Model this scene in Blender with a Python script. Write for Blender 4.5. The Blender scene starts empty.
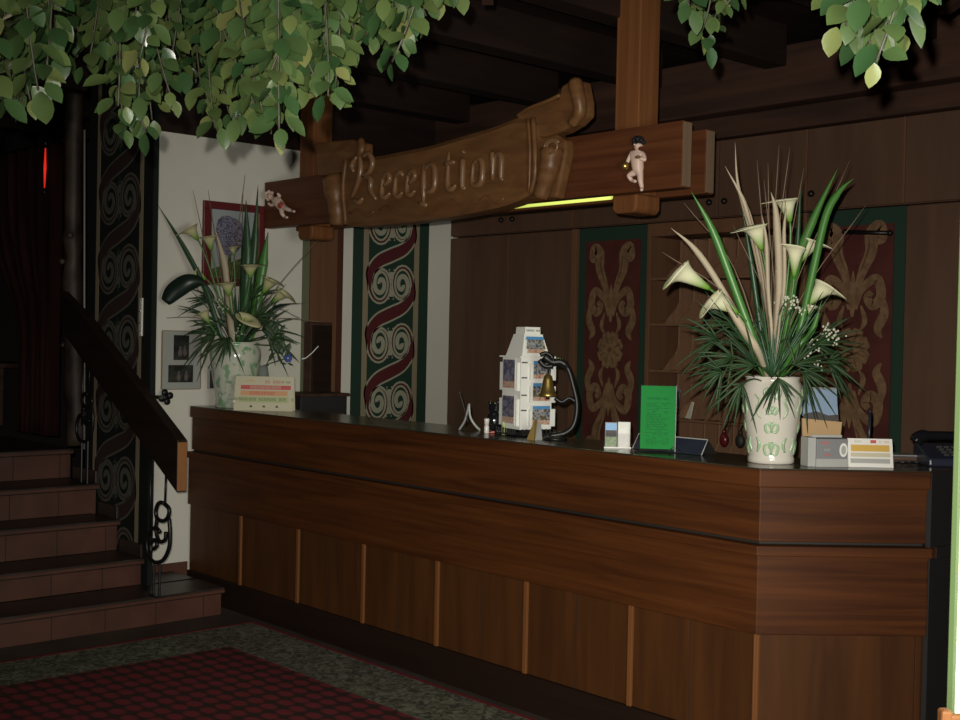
import bpy, bmesh, math, random
from mathutils import Vector, Matrix
random.seed(7)
S = bpy.context.scene
COL = S.collection
PI = math.pi

# ------------------------------------------------------------------ camera
FPX, PITCH, ROLL, PHI = 1220.95, .0166242, .0212210, .7366038
CAM = Vector((0, 0, 1.6))
FW = Vector((-math.cos(PHI)*math.cos(PITCH), math.sin(PHI)*math.cos(PITCH), -math.sin(PITCH)))
_r = FW.cross(Vector((0, 0, 1))).normalized(); _u = _r.cross(FW)
RT = _r*math.cos(ROLL)+_u*math.sin(ROLL); UP = -_r*math.sin(ROLL)+_u*math.cos(ROLL)
cd = bpy.data.cameras.new('camera'); cam = bpy.data.objects.new('camera', cd); COL.objects.link(cam)
cd.sensor_width = 36; cd.lens = 36*FPX/960; cd.clip_start = .05
M = Matrix((RT, UP, -FW)).transposed().to_4x4(); M.translation = CAM
cam.matrix_world = M
S.camera = cam

def ray(px, py): return FW + RT*((px-480)/FPX) + UP*((360-py)/FPX)
def at(px, py, depth): return CAM + ray(px, py)*depth
def on(ax, v, px, py):
    d = ray(px, py); return CAM + d*((v-CAM[ax])/d[ax])
def onX(px, py, v): return on(0, v, px, py)
def onY(px, py, v): return on(1, v, px, py)
def onZ(px, py, v): return on(2, v, px, py)

# ------------------------------------------------------------------ materials
def newmat(name):
    m = bpy.data.materials.new(name); m.use_nodes = True
    nt = m.node_tree; b = nt.nodes['Principled BSDF']
    return m, nt, b
def plain(name, col, rough=.6, metal=0, spec=.5, coat=0):
    m, nt, b = newmat(name)
    b.inputs['Base Color'].default_value = (*col, 1); b.inputs['Roughness'].default_value = rough
    b.inputs['Metallic'].default_value = metal; b.inputs['Specular IOR Level'].default_value = spec
    b.inputs['Coat Weight'].default_value = coat
    return m
def mottled(name, c1, c2, scale=(5, 5, 5), rough=.6, detail=4, lo=.35, hi=.65, bump=0, spec=.5, dist=0, metal=0):
    m, nt, b = newmat(name); N = nt.nodes; L = nt.links
    tc = N.new('ShaderNodeTexCoord'); mp = N.new('ShaderNodeMapping'); mp.inputs['Scale'].default_value = scale
    no = N.new('ShaderNodeTexNoise'); no.inputs['Scale'].default_value = 1; no.inputs['Detail'].default_value = detail
    no.inputs['Distortion'].default_value = dist
    rp = N.new('ShaderNodeValToRGB'); rp.color_ramp.elements[0].position = lo; rp.color_ramp.elements[1].position = hi
    rp.color_ramp.elements[0].color = (*c1, 1); rp.color_ramp.elements[1].color = (*c2, 1)
    L.new(tc.outputs['Object'], mp.inputs[0]); L.new(mp.outputs[0], no.inputs[0]); L.new(no.outputs[0], rp.inputs[0])
    L.new(rp.outputs[0], b.inputs['Base Color'])
    b.inputs['Roughness'].default_value = rough; b.inputs['Specular IOR Level'].default_value = spec; b.inputs['Metallic'].default_value = metal
    if bump:
        bp = N.new('ShaderNodeBump'); bp.inputs['Strength'].default_value = bump; bp.inputs['Distance'].default_value = .004
        L.new(no.outputs[0], bp.inputs['Height']); L.new(bp.outputs[0], b.inputs['Normal'])
    return m
def wood(name, c1, c2, grain='x', f=22, rough=.55, spec=.18, bump=.15):
    rough = max(rough, .5); spec = min(spec, .2)
    c1 = (c1[0]*1.12, c1[1]*.95, c1[2]*.85); c2 = (c2[0]*1.12, c2[1]*.95, c2[2]*.85)
    sc = {'x': (1.3, 1.3, f), 'z': (f, f, 1.1), 'y': (f, 1.2, f), 'l': (1.2, f, f)}[grain]
    return mottled(name, c1, c2, sc, rough, 5, .3, .7, bump, spec, .6)

M_ = {}
M_['ctr_h'] = wood('counter_wood', (.034, .012, .004), (.074, .027, .0075), 'x', 30, .38)
M_['ctr_v'] = wood('counter_panel_wood', (.040, .017, .006), (.066, .028, .009), 'z', 14, .45)
M_['ctr_batten'] = wood('batten_wood', (.115, .052, .018), (.15, .068, .025), 'z', 20, .45)
M_['ctr_top'] = mottled('counter_top_dark', (.030, .024, .016), (.042, .033, .022), (3, 3, 30), .22, 4, spec=.5)
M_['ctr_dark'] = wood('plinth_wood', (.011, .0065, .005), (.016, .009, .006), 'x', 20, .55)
M_['gap'] = plain('dark_joint', (.012, .009, .007), .7)
M_['beam'] = wood('beam_wood', (.060, .022, .010), (.105, .042, .018), 'l', 26, .5)
M_['beam_end'] = wood('end_grain', (.13, .10, .07), (.17, .13, .09), 'z', 40, .6)
M_['post'] = wood('post_wood', (.105, .046, .018), (.165, .075, .030), 'z', 24, .5)
M_['carve'] = mottled('carved_wood', (.100, .044, .017), (.160, .074, .028), (5, 20, 20), .42, 5, .3, .7, .3, .3, .6)
M_['letter'] = mottled('carved_letter_wood', (.15, .075, .034), (.20, .105, .050), (8, 8, 8), .3, 3, bump=.1)
M_['old'] = wood('old_dark_beam', (.030, .018, .014), (.060, .034, .025), 'l', 14, .7)
M_['old_y'] = wood('old_dark_joist', (.010, .0075, .007), (.020, .012, .010), 'y', 14, .7)
M_['cab'] = wood('cabinet_wood', (.070, .044, .031), (.094, .060, .042), 'z', 9, .55, .3)
M_['cab_edge'] = wood('cabinet_edge_wood', (.105, .060, .036), (.135, .078, .048), 'z', 20, .5)
M_['rack'] = wood('rack_wood', (.125, .075, .048), (.165, .100, .065), 'z', 20, .5)
M_['divider'] = wood('divider_wood', (.19, .12, .078), (.24, .155, .10), 'z', 20)
M_['rail'] = wood('rail_wood', (.011, .0075, .006), (.018, .012, .009), 'l', 18, .42)
M_['rail_lit_end'] = wood('rail_lit_end_wood', (.21, .105, .045), (.27, .14, .06), 'z', 20, .5)  # paler copy of the rail wood: the lit end face is painted in
M_['white'] = mottled('white_plaster', (.60, .575, .50), (.64, .61, .535), (2, 2, 2), .9, 3, spec=.1)
M_['cream'] = plain('cream_paint', (.31, .30, .22), .8, spec=.1)
M_['tan'] = plain('tan_paint', (.25, .20, .13), .8, spec=.2)
M_['green_d'] = plain('dark_green_paint', (.020, .042, .029), .8, spec=.1)
M_['green_shaded'] = plain('shaded_green_paint', (.013, .016, .014), .8, spec=.1)  # darker copy of the green paint, dimness of the stair side put in
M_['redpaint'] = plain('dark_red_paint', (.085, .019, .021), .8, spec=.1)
M_['redfield'] = mottled('red_painted_panel', (.058, .014, .012), (.080, .021, .017), (8, 8, 8), .75, 4, spec=.2)
M_['gold'] = mottled('ochre_ornament', (.12, .068, .036), (.19, .112, .060), (30, 30, 30), .75, 3, spec=.2)
M_['gold_d'] = mottled('brown_ornament', (.085, .040, .022), (.12, .062, .032), (30, 30, 30), .75, 3, spec=.2)
M_['tile'] = mottled('terracotta_tile', (.060, .023, .014), (.088, .034, .021), (5, 5, 5), .5, 5, spec=.35)
M_['tread'] = mottled('dark_stone_tread', (.020, .012, .010), (.034, .020, .016), (8, 8, 8), .4, 5)
M_['floor'] = mottled('dark_stone_floor', (.035, .022, .017), (.055, .036, .028), (4, 4, 4), .6, 5)
M_['iron'] = plain('wrought_iron', (.018, .016, .016), .4, .6)
M_['black'] = plain('black_gloss', (.008, .008, .010), .12)
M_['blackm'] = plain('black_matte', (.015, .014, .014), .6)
M_['brass'] = plain('brass', (.50, .34, .10), .3, .9)
M_['chrome'] = plain('chrome', (.6, .6, .62), .2, 1)
M_['paper'] = plain('white_card', (.72, .71, .66), .7, spec=.2)
M_['plaster'] = plain('painted_plaster_skin', (.62, .44, .36), .5)
M_['hair'] = plain('dark_hair_paint', (.014, .012, .014), .6, spec=.2)
M_['redcloth'] = plain('red_cloth_paint', (.35, .05, .03), .5)
M_['redframe'] = plain('red_lacquer_frame', (.11, .014, .017), .4)
M_['gilt'] = plain('gilt_edge', (.6, .4, .15), .25, .9)
M_['curtain'] = mottled('dark_red_curtain', (.017, .007, .006), (.034, .011, .010), (6, 6, 1), .9, 3, spec=.1)
M_['darkcloth'] = plain('dark_cloth', (.014, .010, .010), .9)
M_['log'] = mottled('stripped_log', (.012, .008, .007), (.060, .038, .024), (9, 9, 5), .6, 4, .35, .65, .5)
M_['kraft'] = plain('kraft_card', (.42, .27, .13), .7)
M_['greybox'] = plain('grey_card', (.20, .20, .205), .5)
M_['greyl'] = plain('pale_grey_card', (.36, .36, .34), .5)
M_['greenmenu'] = plain('green_card', (.018, .25, .050), .85, spec=.1)
M_['greenink'] = plain('dark_green_ink', (.012, .15, .04), .8, spec=.1)
M_['ink'] = plain('dark_ink', (.05, .04, .04), .6)
M_['phone'] = plain('dark_blue_plastic', (.018, .020, .034), .3)
M_['doorgreen'] = plain('green_door_frame', (.10, .155, .055), .55)
M_['pale'] = plain('pale_plaster', (.84, .85, .76), .8)
M_['chairwood'] = wood('chair_wood', (.16, .075, .028), (.22, .105, .04), 'z', 20, .45)
M_['pale_trim'] = plain('pale_paint_line', (.30, .29, .26), .6)
M_['redglass'] = plain('red_bead', (.10, .010, .012), .25)
M_['ygreen'] = plain('yellow_green_bottle', (.45, .50, .22), .35)
M_['white_g'] = plain('white_gloss', (.62, .57, .53), .25)

def glass(name, col=(1, 1, 1), a=.25, rough=.05):
    m, nt, b = newmat(name); N = nt.nodes; L = nt.links
    b.inputs['Base Color'].default_value = (*col, 1); b.inputs['Roughness'].default_value = rough; b.inputs['Specular IOR Level'].default_value = .15
    tr = N.new('ShaderNodeBsdfTransparent'); mx = N.new('ShaderNodeMixShader'); mx.inputs[0].default_value = a
    L.new(tr.outputs[0], mx.inputs[1]); L.new(b.outputs[0], mx.inputs[2]); L.new(mx.outputs[0], N['Material Output'].inputs[0])
    return m
M_['glass'] = glass('clear_acrylic', (.05, .055, .05), .06)
M_['glass_g'] = glass('grey_vase_glass', (.30, .33, .30), .6)

def emis(name, col, st):
    m, nt, b = newmat(name)
    b.inputs['Base Color'].default_value = (*col, 1)
    b.inputs['Emission Color'].default_value = (*col, 1); b.inputs['Emission Strength'].default_value = st
    return m
M_['tube'] = emis('lit_fluorescent_tube', (.58, .68, .13), 1.0)
M_['redlamp'] = emis('lit_red_lamp', (1, .03, .015), .55)

def island(name, ca, cb, rough=.35, spec=.5, cc=None, trans=0):
    m, nt, b = newmat(name); N = nt.nodes; L = nt.links
    g = N.new('ShaderNodeNewGeometry'); rp = N.new('ShaderNodeValToRGB')
    rp.color_ramp.elements[0].color = (*ca, 1); rp.color_ramp.elements[1].color = (*cb, 1)
    if cc:
        e = rp.color_ramp.elements.new(.9); e.color = (*cb, 1); rp.color_ramp.elements[2].color = (*cc, 1)
    L.new(g.outputs['Random Per Island'], rp.inputs[0]); L.new(rp.outputs[0], b.inputs['Base Color'])
    b.inputs['Roughness'].default_value = rough; b.inputs['Specular IOR Level'].default_value = spec
    return m
M_['leaf'] = island('vine_leaf', (.014, .038, .013), (.058, .080, .024), .30, .38, (.100, .105, .036))
M_['stem'] = plain('brown_stem', (.030, .026, .014), .6)
M_['blade'] = island('green_blade', (.045, .15, .028), (.075, .21, .040), .4)
M_['blade_d'] = island('dark_green_blade', (.015, .050, .020), (.030, .085, .030), .4)
M_['frond'] = island('palm_frond_green', (.010, .030, .011), (.034, .066, .022), .5, .3)
M_['dragon'] = plain('blackish_green_leaf', (.010, .020, .014), .4)
M_['dry'] = island('dried_straw', (.34, .27, .18), (.50, .43, .31), .7)
M_['twig'] = island('dry_twig', (.10, .065, .04), (.22, .16, .10), .7)
M_['fstem'] = plain('lily_stem', (.06, .17, .03), .4)
M_['gyps'] = plain('tiny_white_petals', (.50, .50, .38), .7)
M_['spadix'] = plain('yellow_spadix', (.5, .32, .05), .6)
M_['blueflower'] = plain('blue_petal', (.05, .10, .42), .6)

def attr_mat(name, rough=.45):
    m, nt, b = newmat(name); a = nt.nodes.new('ShaderNodeAttribute'); a.attribute_name = 'Col'
    nt.links.new(a.outputs['Color'], b.inputs['Base Color']); b.inputs['Roughness'].default_value = rough
    return m
M_['spathe'] = attr_mat('calla_petal')
def vase_mat():
    m, nt, b = newmat('vase_glaze'); N = nt.nodes; L = nt.links
    tc = N.new('ShaderNodeTexCoord'); mp = N.new('ShaderNodeMapping'); mp.inputs['Scale'].default_value = (24, 24, 20)
    no = N.new('ShaderNodeTexNoise'); no.inputs['Scale'].default_value = 1; no.inputs['Detail'].default_value = 2
    rp = N.new('ShaderNodeValToRGB'); rp.color_ramp.elements[0].position = .50; rp.color_ramp.elements[1].position = .60
    rp.color_ramp.elements[0].color = (.50, .50, .42, 1); rp.color_ramp.elements[1].color = (.20, .33, .19, 1)
    L.new(tc.outputs['Object'], mp.inputs[0]); L.new(mp.outputs[0], no.inputs[0]); L.new(no.outputs[0], rp.inputs[0])
    L.new(rp.outputs[0], b.inputs['Base Color']); b.inputs['Roughness'].default_value = .15
    return m
M_['vase_l'] = vase_mat()
M_['vase_r'] = plain('cream_glaze', (.56, .52, .45), .13)
M_['vase_orn'] = plain('green_glaze', (.30, .42, .25), .3)

def photo(name, cols, scale=18, seed=0):
    m, nt, b = newmat(name); N = nt.nodes; L = nt.links
    tc = N.new('ShaderNodeTexCoord'); mp = N.new('ShaderNodeMapping'); mp.inputs['Scale'].default_value = (scale,)*3
    mp.inputs['Location'].default_value = (seed*3.1, seed*1.7, seed)
    no = N.new('ShaderNodeTexNoise'); no.inputs['Scale'].default_value = 1; no.inputs['Detail'].default_value = 3
    rp = N.new('ShaderNodeValToRGB'); rp.color_ramp.interpolation = 'LINEAR'
    el = rp.color_ramp.elements
    n = len(cols)
    el[0].position = .3; el[0].color = (*cols[0], 1); el[1].position = .7; el[1].color = (*cols[-1], 1)
    for i in range(1, n-1):
        e = el.new(.3+.4*i/(n-1)); e.color = (*cols[i], 1)
    L.new(tc.outputs['Object'], mp.inputs[0]); L.new(mp.outputs[0], no.inputs[0]); L.new(no.outputs[0], rp.inputs[0])
    L.new(rp.outputs[0], b.inputs['Base Color']); b.inputs['Roughness'].default_value = .3
    return m
M_['ph_land'] = photo('village_photo', [(.05, .20, .45), (.03, .04, .05), (.35, .33, .32), (.06, .07, .04), (.3, .1, .06)], 45)
M_['ph_sky'] = plain('photo_sky', (.08, .25, .50), .3)
M_['ph_red'] = photo('flower_strip_photo', [(.45, .08, .05), (.5, .4, .3), (.4, .12, .07)], 60)
M_['ph_left'] = photo('side_postcard_photo', [(.04, .07, .16), (.22, .20, .24), (.05, .06, .12), (.26, .18, .18)], 26, 3)
M_['ph_fam'] = photo('family_photo', [(.010, .010, .012), (.02, .02, .02), (.05, .05, .04), (.012, .012, .016)], 16, 5)
M_['ph_blue'] = plain('pale_blue_photo', (.22, .30, .42), .35)
M_['ph_tree'] = photo('tree_picture', [(.02, .02, .03), (.25, .24, .32), (.03, .02, .05), (.30, .30, .36)], 60, 8)
M_['ph_tree2'] = photo('green_bush_picture', [(.02, .03, .01), (.09, .10, .04), (.14, .14, .09)], 50, 9)
M_['pic_bg'] = plain('pale_picture_sky', (.30, .33, .33), .4)
M_['cardL'] = plain('cream_card', (.52, .47, .34), .6)
M_['c_red'] = plain('red_print', (.50, .09, .09), .6)
M_['c_or'] = plain('orange_print', (.58, .30, .15), .6)
M_['c_yel'] = plain('ochre_print', (.58, .36, .07), .6)
M_['c_green'] = plain('green_print', (.40, .42, .22), .6)
M_['c_gtext'] = plain('green_text', (.09, .14, .05), .6)

def carpet_field():
    m, nt, b = newmat('red_carpet_pattern'); N = nt.nodes; L = nt.links
    tc = N.new('ShaderNodeTexCoord')
    mp = N.new('ShaderNodeMapping'); mp.inputs['Rotation'].default_value = (0, 0, 0); mp.inputs['Scale'].default_value = (9, 13, 1)
    ck = N.new('ShaderNodeTexVoronoi'); ck.inputs['Scale'].default_value = 1; ck.inputs['Randomness'].default_value = .12
    rp = N.new('ShaderNodeValToRGB'); rp.color_ramp.elements[0].position = .30; rp.color_ramp.elements[1].position = .5
    rp.color_ramp.elements[0].color = (.150, .024, .030, 1); rp.color_ramp.elements[1].color = (.036, .020, .017, 1)
    L.new(tc.outputs['Object'], mp.inputs[0]); L.new(mp.outputs[0], ck.inputs[0]); L.new(ck.outputs['Distance'], rp.inputs[0])
    L.new(rp.outputs[0], b.inputs['Base Color']); b.inputs['Roughness'].default_value = .95; b.inputs['Specular IOR Level'].default_value = .1
    return m
M_['cfield'] = carpet_field()
M_['cborder'] = mottled('mottled_carpet_border', (.045, .044, .032), (.17, .16, .115), (24, 24, 24), .95, 3, .38, .66, 0, .1, 1.5)
M_['cline'] = plain('red_carpet_line', (.14, .018, .022), .9, spec=.1)

# ------------------------------------------------------------------ mesh helpers
class MB:
    def __init__(s): s.bm = bmesh.new(); s.cols = None
    def poly(s, pts, faces, mi=0):
        vs = [s.bm.verts.new(p) for p in pts]
        for f in faces:
            try:
                q = s.bm.faces.new([vs[i] for i in f]); q.material_index = mi
            except ValueError: pass
        return vs
    def box(s, x0, x1, y0, y1, z0, z1, mi=0):
        p = [(x, y, z) for x in (x0, x1) for y in (y0, y1) for z in (z0, z1)]
        s.poly(p, [(0, 1, 3, 2), (4, 6, 7, 5), (0, 4, 5, 1), (2, 3, 7, 6), (0, 2, 6, 4), (1, 5, 7, 3)], mi); return s
    def obox(s, c, ax, ay, az, mi=0):   # centre and three half axes
        c, ax, ay, az = map(Vector, (c, ax, ay, az))
        p = [c+ax*i+ay*j+az*k for i in (-1, 1) for j in (-1, 1) for k in (-1, 1)]
        s.poly(p, [(0, 1, 3, 2), (4, 6, 7, 5), (0, 4, 5, 1), (2, 3, 7, 6), (0, 2, 6, 4), (1, 5, 7, 3)], mi); return s
    def prism(s, pts, d, mi=0):   # planar polygon (3D points) swept by vector d
        pts = [Vector(p) for p in pts]; d = Vector(d); n = len(pts)
        s.poly(pts+[p+d for p in pts], [tuple(range(n)), tuple(range(2*n-1, n-1, -1))]+[(i, i+n, (i+1) % n+n, (i+1) % n) for i in range(n)], mi); return s
    def tube(s, pts, rad, n=8, cap=True, flat=None, mi=0):
        pts = [Vector(p) for p in pts]; k = len(pts)
        if not hasattr(rad, '__len__'): rad = [rad]*k
        t0 = (pts[1]-pts[0]).normalized(); a = Vector((0, 0, 1)) if abs(t0.z) < .9 else Vector((1, 0, 0))
        u = t0.cross(a).normalized()
        rings = []
        for i, p in enumerate(pts):
            t = (pts[min(i+1, k-1)]-pts[max(i-1, 0)])
            if t.length < 1e-9: t = t0
            t = t.normalized(); u = (u-t*u.dot(t)); u = u.normalized() if u.length > 1e-6 else t.orthogonal().normalized(); v = t.cross(u)
            rings.append([s.bm.verts.new(p+(u*math.cos(2*PI*j/n)+v*math.sin(2*PI*j/n))*rad[i]) for j in range(n)])
        for i in range(k-1):
            for j in range(n):
                f = s.bm.faces.new((rings[i][j], rings[i][(j+1) % n], rings[i+1][(j+1) % n], rings[i+1][j])); f.material_index = mi
        if cap:
            for r_ in (rings[0][::-1], rings[-1]):
                f = s.bm.faces.new(r_); f.material_index = mi
        return s
    def lathe(s, prof, c=(0, 0, 0), n=32, mi=0, cap=True):
        c = Vector(c); rings = []
        for r_, z in prof: rings.append([s.bm.verts.new(c+Vector((r_*math.cos(2*PI*j/n), r_*math.sin(2*PI*j/n), z))) for j in range(n)])
        for i in range(len(prof)-1):
            for j in range(n):
                f = s.bm.faces.new((rings[i][j], rings[i][(j+1) % n], rings[i+1][(j+1) % n], rings[i+1][j])); f.material_index = mi
        if cap:
            s.bm.faces.new(rings[0][::-1]); s.bm.faces.new(rings[-1])
        return s
    def sphere(s, c, r, sc=(1, 1, 1), n=12, mi=0):
        c = Vector(c); mt = Matrix.Translation(c) @ Matrix.Diagonal((r*sc[0], r*sc[1], r*sc[2], 1))
        q = bmesh.ops.create_uvsphere(s.bm, u_segments=n, v_segments=max(6, n//2+2), radius=1, matrix=mt)
        for v in q['verts']:
            for f in v.link_faces: f.material_index = mi
        return s
    def ribbon(s, pts, wid, nrm, th=.0015, mi=0):   # flat ribbon lying in plane with normal nrm
        pts = [Vector(p) for p in pts]; nrm = Vector(nrm).normalized(); k = len(pts)
        if not hasattr(wid, '__len__'): wid = [wid]*k
        L_, R_ = [], []
        for i, p in enumerate(pts):
            t = (pts[min(i+1, k-1)]-pts[max(i-1, 0)]).normalized(); w = nrm.cross(t).normalized()*wid[i]/2
            L_.append(p+w); R_.append(p-w)
        up = [s.bm.verts.new(p+nrm*th) for p in L_]; un = [s.bm.verts.new(p+nrm*th) for p in R_]
        lo = [s.bm.verts.new(p) for p in L_]; ln = [s.bm.verts.new(p) for p in R_]
        for i in range(k-1):
            for q in ((up[i], up[i+1], un[i+1], un[i]), (lo[i], lo[i+1], up[i+1], up[i]), (un[i], un[i+1], ln[i+1], ln[i])):
                f = s.bm.faces.new(q); f.material_index = mi
        return s
    def blade(s, pts, w, side, fold=.25, mi=0):   # leaf blade tapering to a tip with a centre fold
        pts = [Vector(p) for p in pts]; k = len(pts); rows = []
        for i, p in enumerate(pts):
            t = (pts[min(i+1, k-1)]-pts[max(i-1, 0)]).normalized()
            sd = Vector(side); sd = (sd-t*sd.dot(t)).normalized(); nn = t.cross(sd)
            ww = w[i] if hasattr(w, '__len__') else w
            rows.append((s.bm.verts.new(p-sd*ww/2+nn*ww*fold), s.bm.verts.new(p), s.bm.verts.new(p+sd*ww/2+nn*ww*fold)))
        for i in range(k-1):
            for a, b in ((0, 1), (1, 2)):
                f = s.bm.faces.new((rows[i][a], rows[i][b], rows[i+1][b], rows[i+1][a])); f.material_index = mi
        return s
    def build(s, name, mat, parent=None, bevel=0, smooth=False, world=True, solid=0, sub=0):
        me = bpy.data.meshes.new(name)
        if parent is not None and world:
            bmesh.ops.translate(s.bm, verts=s.bm.verts, vec=-WL[parent])
        bmesh.ops.recalc_face_normals(s.bm, faces=s.bm.faces)
        s.bm.to_mesh(me); s.bm.free()
        for m in (mat if isinstance(mat, (list, tuple)) else [mat]): me.materials.append(M_[m] if isinstance(m, str) else m)
        if smooth:
            for p in me.polygons: p.use_smooth = True
        o = bpy.data.objects.new(name, me); COL.objects.link(o); o.parent = parent
        WL[o] = WL[parent] if parent is not None else Vector((0, 0, 0))
        if solid:
            md = o.modifiers.new('thickness', 'SOLIDIFY'); md.thickness = solid; md.offset = 0
        if sub:
            md = o.modifiers.new('smooth', 'SUBSURF'); md.levels = sub; md.render_levels = sub
        if bevel:
            md = o.modifiers.new('bevel', 'BEVEL'); md.width = bevel; md.segments = 2; md.limit_method = 'ANGLE'
        return o
WL = {}
def thing(name, label, cat, loc=(0, 0, 0), rz=0, group=None):
    o = bpy.data.objects.new(name, None); COL.objects.link(o); o.location = loc; o.rotation_euler = (0, 0, rz)
    o.empty_display_size = .05
    o['label'] = label; o['category'] = cat
    if group: o['group'] = group
    WL[o] = Vector(loc); return o
def recenter(o):
    me = o.data; vs = [v.co.copy() for v in me.vertices]
    c = Vector(((min(v.x for v in vs)+max(v.x for v in vs))/2, (min(v.y for v in vs)+max(v.y for v in vs))/2, min(v.z for v in vs)))
    me.transform(Matrix.Translation(-c)); o.location = c; WL[o] = c
def tag(o, label, cat, group=None, kind=None):
    recenter(o); o['label'] = label; o['category'] = cat
    if group: o['group'] = group
    if kind: o['kind'] = kind
    return o
def struct(mb, name, mat, parent=None, bevel=0):
    o = mb.build(name, mat, parent, bevel); o['kind'] = 'structure'; return o
def bez(p0, p1, p2, n=10):
    p0, p1, p2 = map(Vector, (p0, p1, p2))
    return [p0*(1-t)**2+p1*2*t*(1-t)+p2*t*t for t in [i/n for i in range(n+1)]]
def crv(P, n=6):   # catmull rom through points
    P = [Vector(p) for p in P]; Q = [P[0]*2-P[1]]+P+[P[-1]*2-P[-2]]; out = []
    for i in range(1, len(Q)-2):
        for j in range(n):
            t = j/n; a, b, c, d = Q[i-1:i+3]
            out.append(.5*((2*b)+(c-a)*t+(2*a-5*b+4*c-d)*t*t+(3*b-a-3*c+d)*t**3))
    out.append(P[-1]); return out
def text(parent, s, size, loc, R, mat, name='lettering', ext=.0004, sx=1):
    cu = bpy.data.curves.new(name, 'FONT'); cu.body = s; cu.size = size; cu.extrude = ext; cu.align_x = 'CENTER'; cu.align_y = 'CENTER'
    tmp = bpy.data.objects.new(name, cu); COL.objects.link(tmp)
    bpy.context.view_layer.update()
    me = bpy.data.meshes.new_from_object(tmp.evaluated_get(bpy.context.evaluated_depsgraph_get()))
    bpy.data.objects.remove(tmp)
    me.transform(Matrix.Diagonal((sx, 1, 1, 1)))
    me.transform(Matrix.Translation(Vector(loc)) @ R.to_4x4())
    me.materials.clear(); me.materials.append(M_[mat])
    o = bpy.data.objects.new(name, me); COL.objects.link(o); o.parent = parent; WL[o] = Vector(); return o
def skin_body(name, joints, edges, mat, parent, sub=2):
    me = bpy.data.meshes.new(name); me.from_pydata([Vector(j[0])-WL[parent] for j in joints], edges, [])
    o = bpy.data.objects.new(name, me); COL.objects.link(o)
    sk = o.modifiers.new('skin', 'SKIN')
    for i, j in enumerate(joints):
        v = me.skin_vertices[0].data[i]; v.radius = (j[1], j[1]); v.use_root = (i == 0)
    sb = o.modifiers.new('sub', 'SUBSURF'); sb.levels = sub; sb.render_levels = sub
    bpy.context.view_layer.update()
    m2 = bpy.data.meshes.new_from_object(o.evaluated_get(bpy.context.evaluated_depsgraph_get()))
    bpy.data.objects.remove(o)
    m2.materials.clear(); m2.materials.append(M_[mat])
    for p in m2.polygons: p.use_smooth = True
    q = bpy.data.objects.new(name, m2); COL.objects.link(q); q.parent = parent; WL[q] = WL[parent]; return q

# ------------------------------------------------------------------ dimensions (metres)
XW = -6.72      # left white wall
YF = 3.69       # counter front
YB = 5.797      # cabinet fronts on the back wall
H = 1.16        # counter height
YS = 3.27       # painted wall beside the stairs
YBM = 4.19      # front of the sign beam

# ------------------------------------------------------------------ setting
struct(MB().box(-10.5, 3.5, -2.5, 7.0, -.12, 0), 'floor', 'floor')
struct(MB().box(-10.5, 3.5, -2.5, 7.0, 3.32, 3.42), 'ceiling', 'old_y')
struct(MB().box(XW-.02, 3.5, 6.10, 6.25, 0, 3.32), 'wall_back', 'cab')
# left white wall with door opening
wl = MB().box(XW-.16, XW, YS+.032, 4.51, 0, 2.806).box(XW-.16, XW, 4.81, 6.10, 0, 2.806)
struct(wl, 'wall_left', 'white')
struct(MB().box(-7.23, -6.385, YS, YS+.03, 0, 3.32), 'wall_stairs', 'green_shaded')
struct(MB().box(-10.15, XW-.16, 4.60, 4.75, 0, 3.32), 'wall_stairwell', 'darkcloth')
struct(MB().box(XW-.16, XW+.02, YS+.032, 6.10, 2.806, 3.32), 'trim_1', 'old_y')
struct(MB().box(-10.3, -10.15, -1, 6.9, 0, 3.32), 'wall_landing', 'darkcloth')
# door frame in the left wall (posts seen edge on, pale wall beyond)
dr = MB().box(XW-.10, XW+.02, 4.56, 4.77, 0, 2.806)
struct(dr, 'door_1', 'cab_edge')
struct(MB().box(XW-.12, XW+.005, 4.77, 4.83, 0, 2.806), 'trim_2', wood('reddish_post', (.05, .022, .016), (.07, .03, .02), 'z', 20))
struct(MB().box(XW-.12, XW+.004, 4.505, 4.56, 0, 2.806), 'trim_3', plain('dull_green_jamb', (.12, .125, .07), .7))
# terracotta baseboard on the white wall above the first step
struct(MB().box(XW, XW+.015, YS+.034, 3.70, 0, .205), 'baseboard_left', 'tile')
# pale wall end with green edge at the right
P = at(957, 460, 3.0); xr, yr = P.x, P.y
wr = struct(MB().box(xr+.012, 3.5, yr, yr+.16, 0, 3.32), 'wall_right', 'pale')
struct(MB().box(xr-.004, xr+.012, yr-.012, yr+.16, 0, 3.32), 'trim_4', 'doorgreen', bevel=.002)
# ceiling joists and big beam
struct(MB().box(XW, 3.5, 5.60, 6.10, 2.905, 3.215), 'trim_5', 'old', bevel=.01)
struct(MB().box(XW, 3.5, 5.72, 6.10, 2.787, 2.905), 'trim_6', 'old', bevel=.003)
jx = [-9.2, -8.3, -7.4, -6.4, -5.55, -4.7, -3.85, -3.0, -2.15, -1.3, -.4, .6]
where = ['above the landing curtain', 'above the log post on the landing', 'above the painted wall by the stairs', 'above the left end of the sign beam', 'above the R of the Reception sign', 'above the tail of the Reception sign',
         'above the square post', 'above the tall white lily vase', 'above the chamfered counter corner', 'above the right wall end', 'nearest the right wall, second from it', 'furthest right of the row']
for x, w in zip(jx, where):
    o = MB().box(x-.07, x+.07, -2.5, 5.60, 3.10, 3.32).build('ceiling_joist', 'old_y', bevel=.008)
    tag(o, 'dark timber ceiling joist '+w, 'beam', 'dark ceiling joists')

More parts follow.
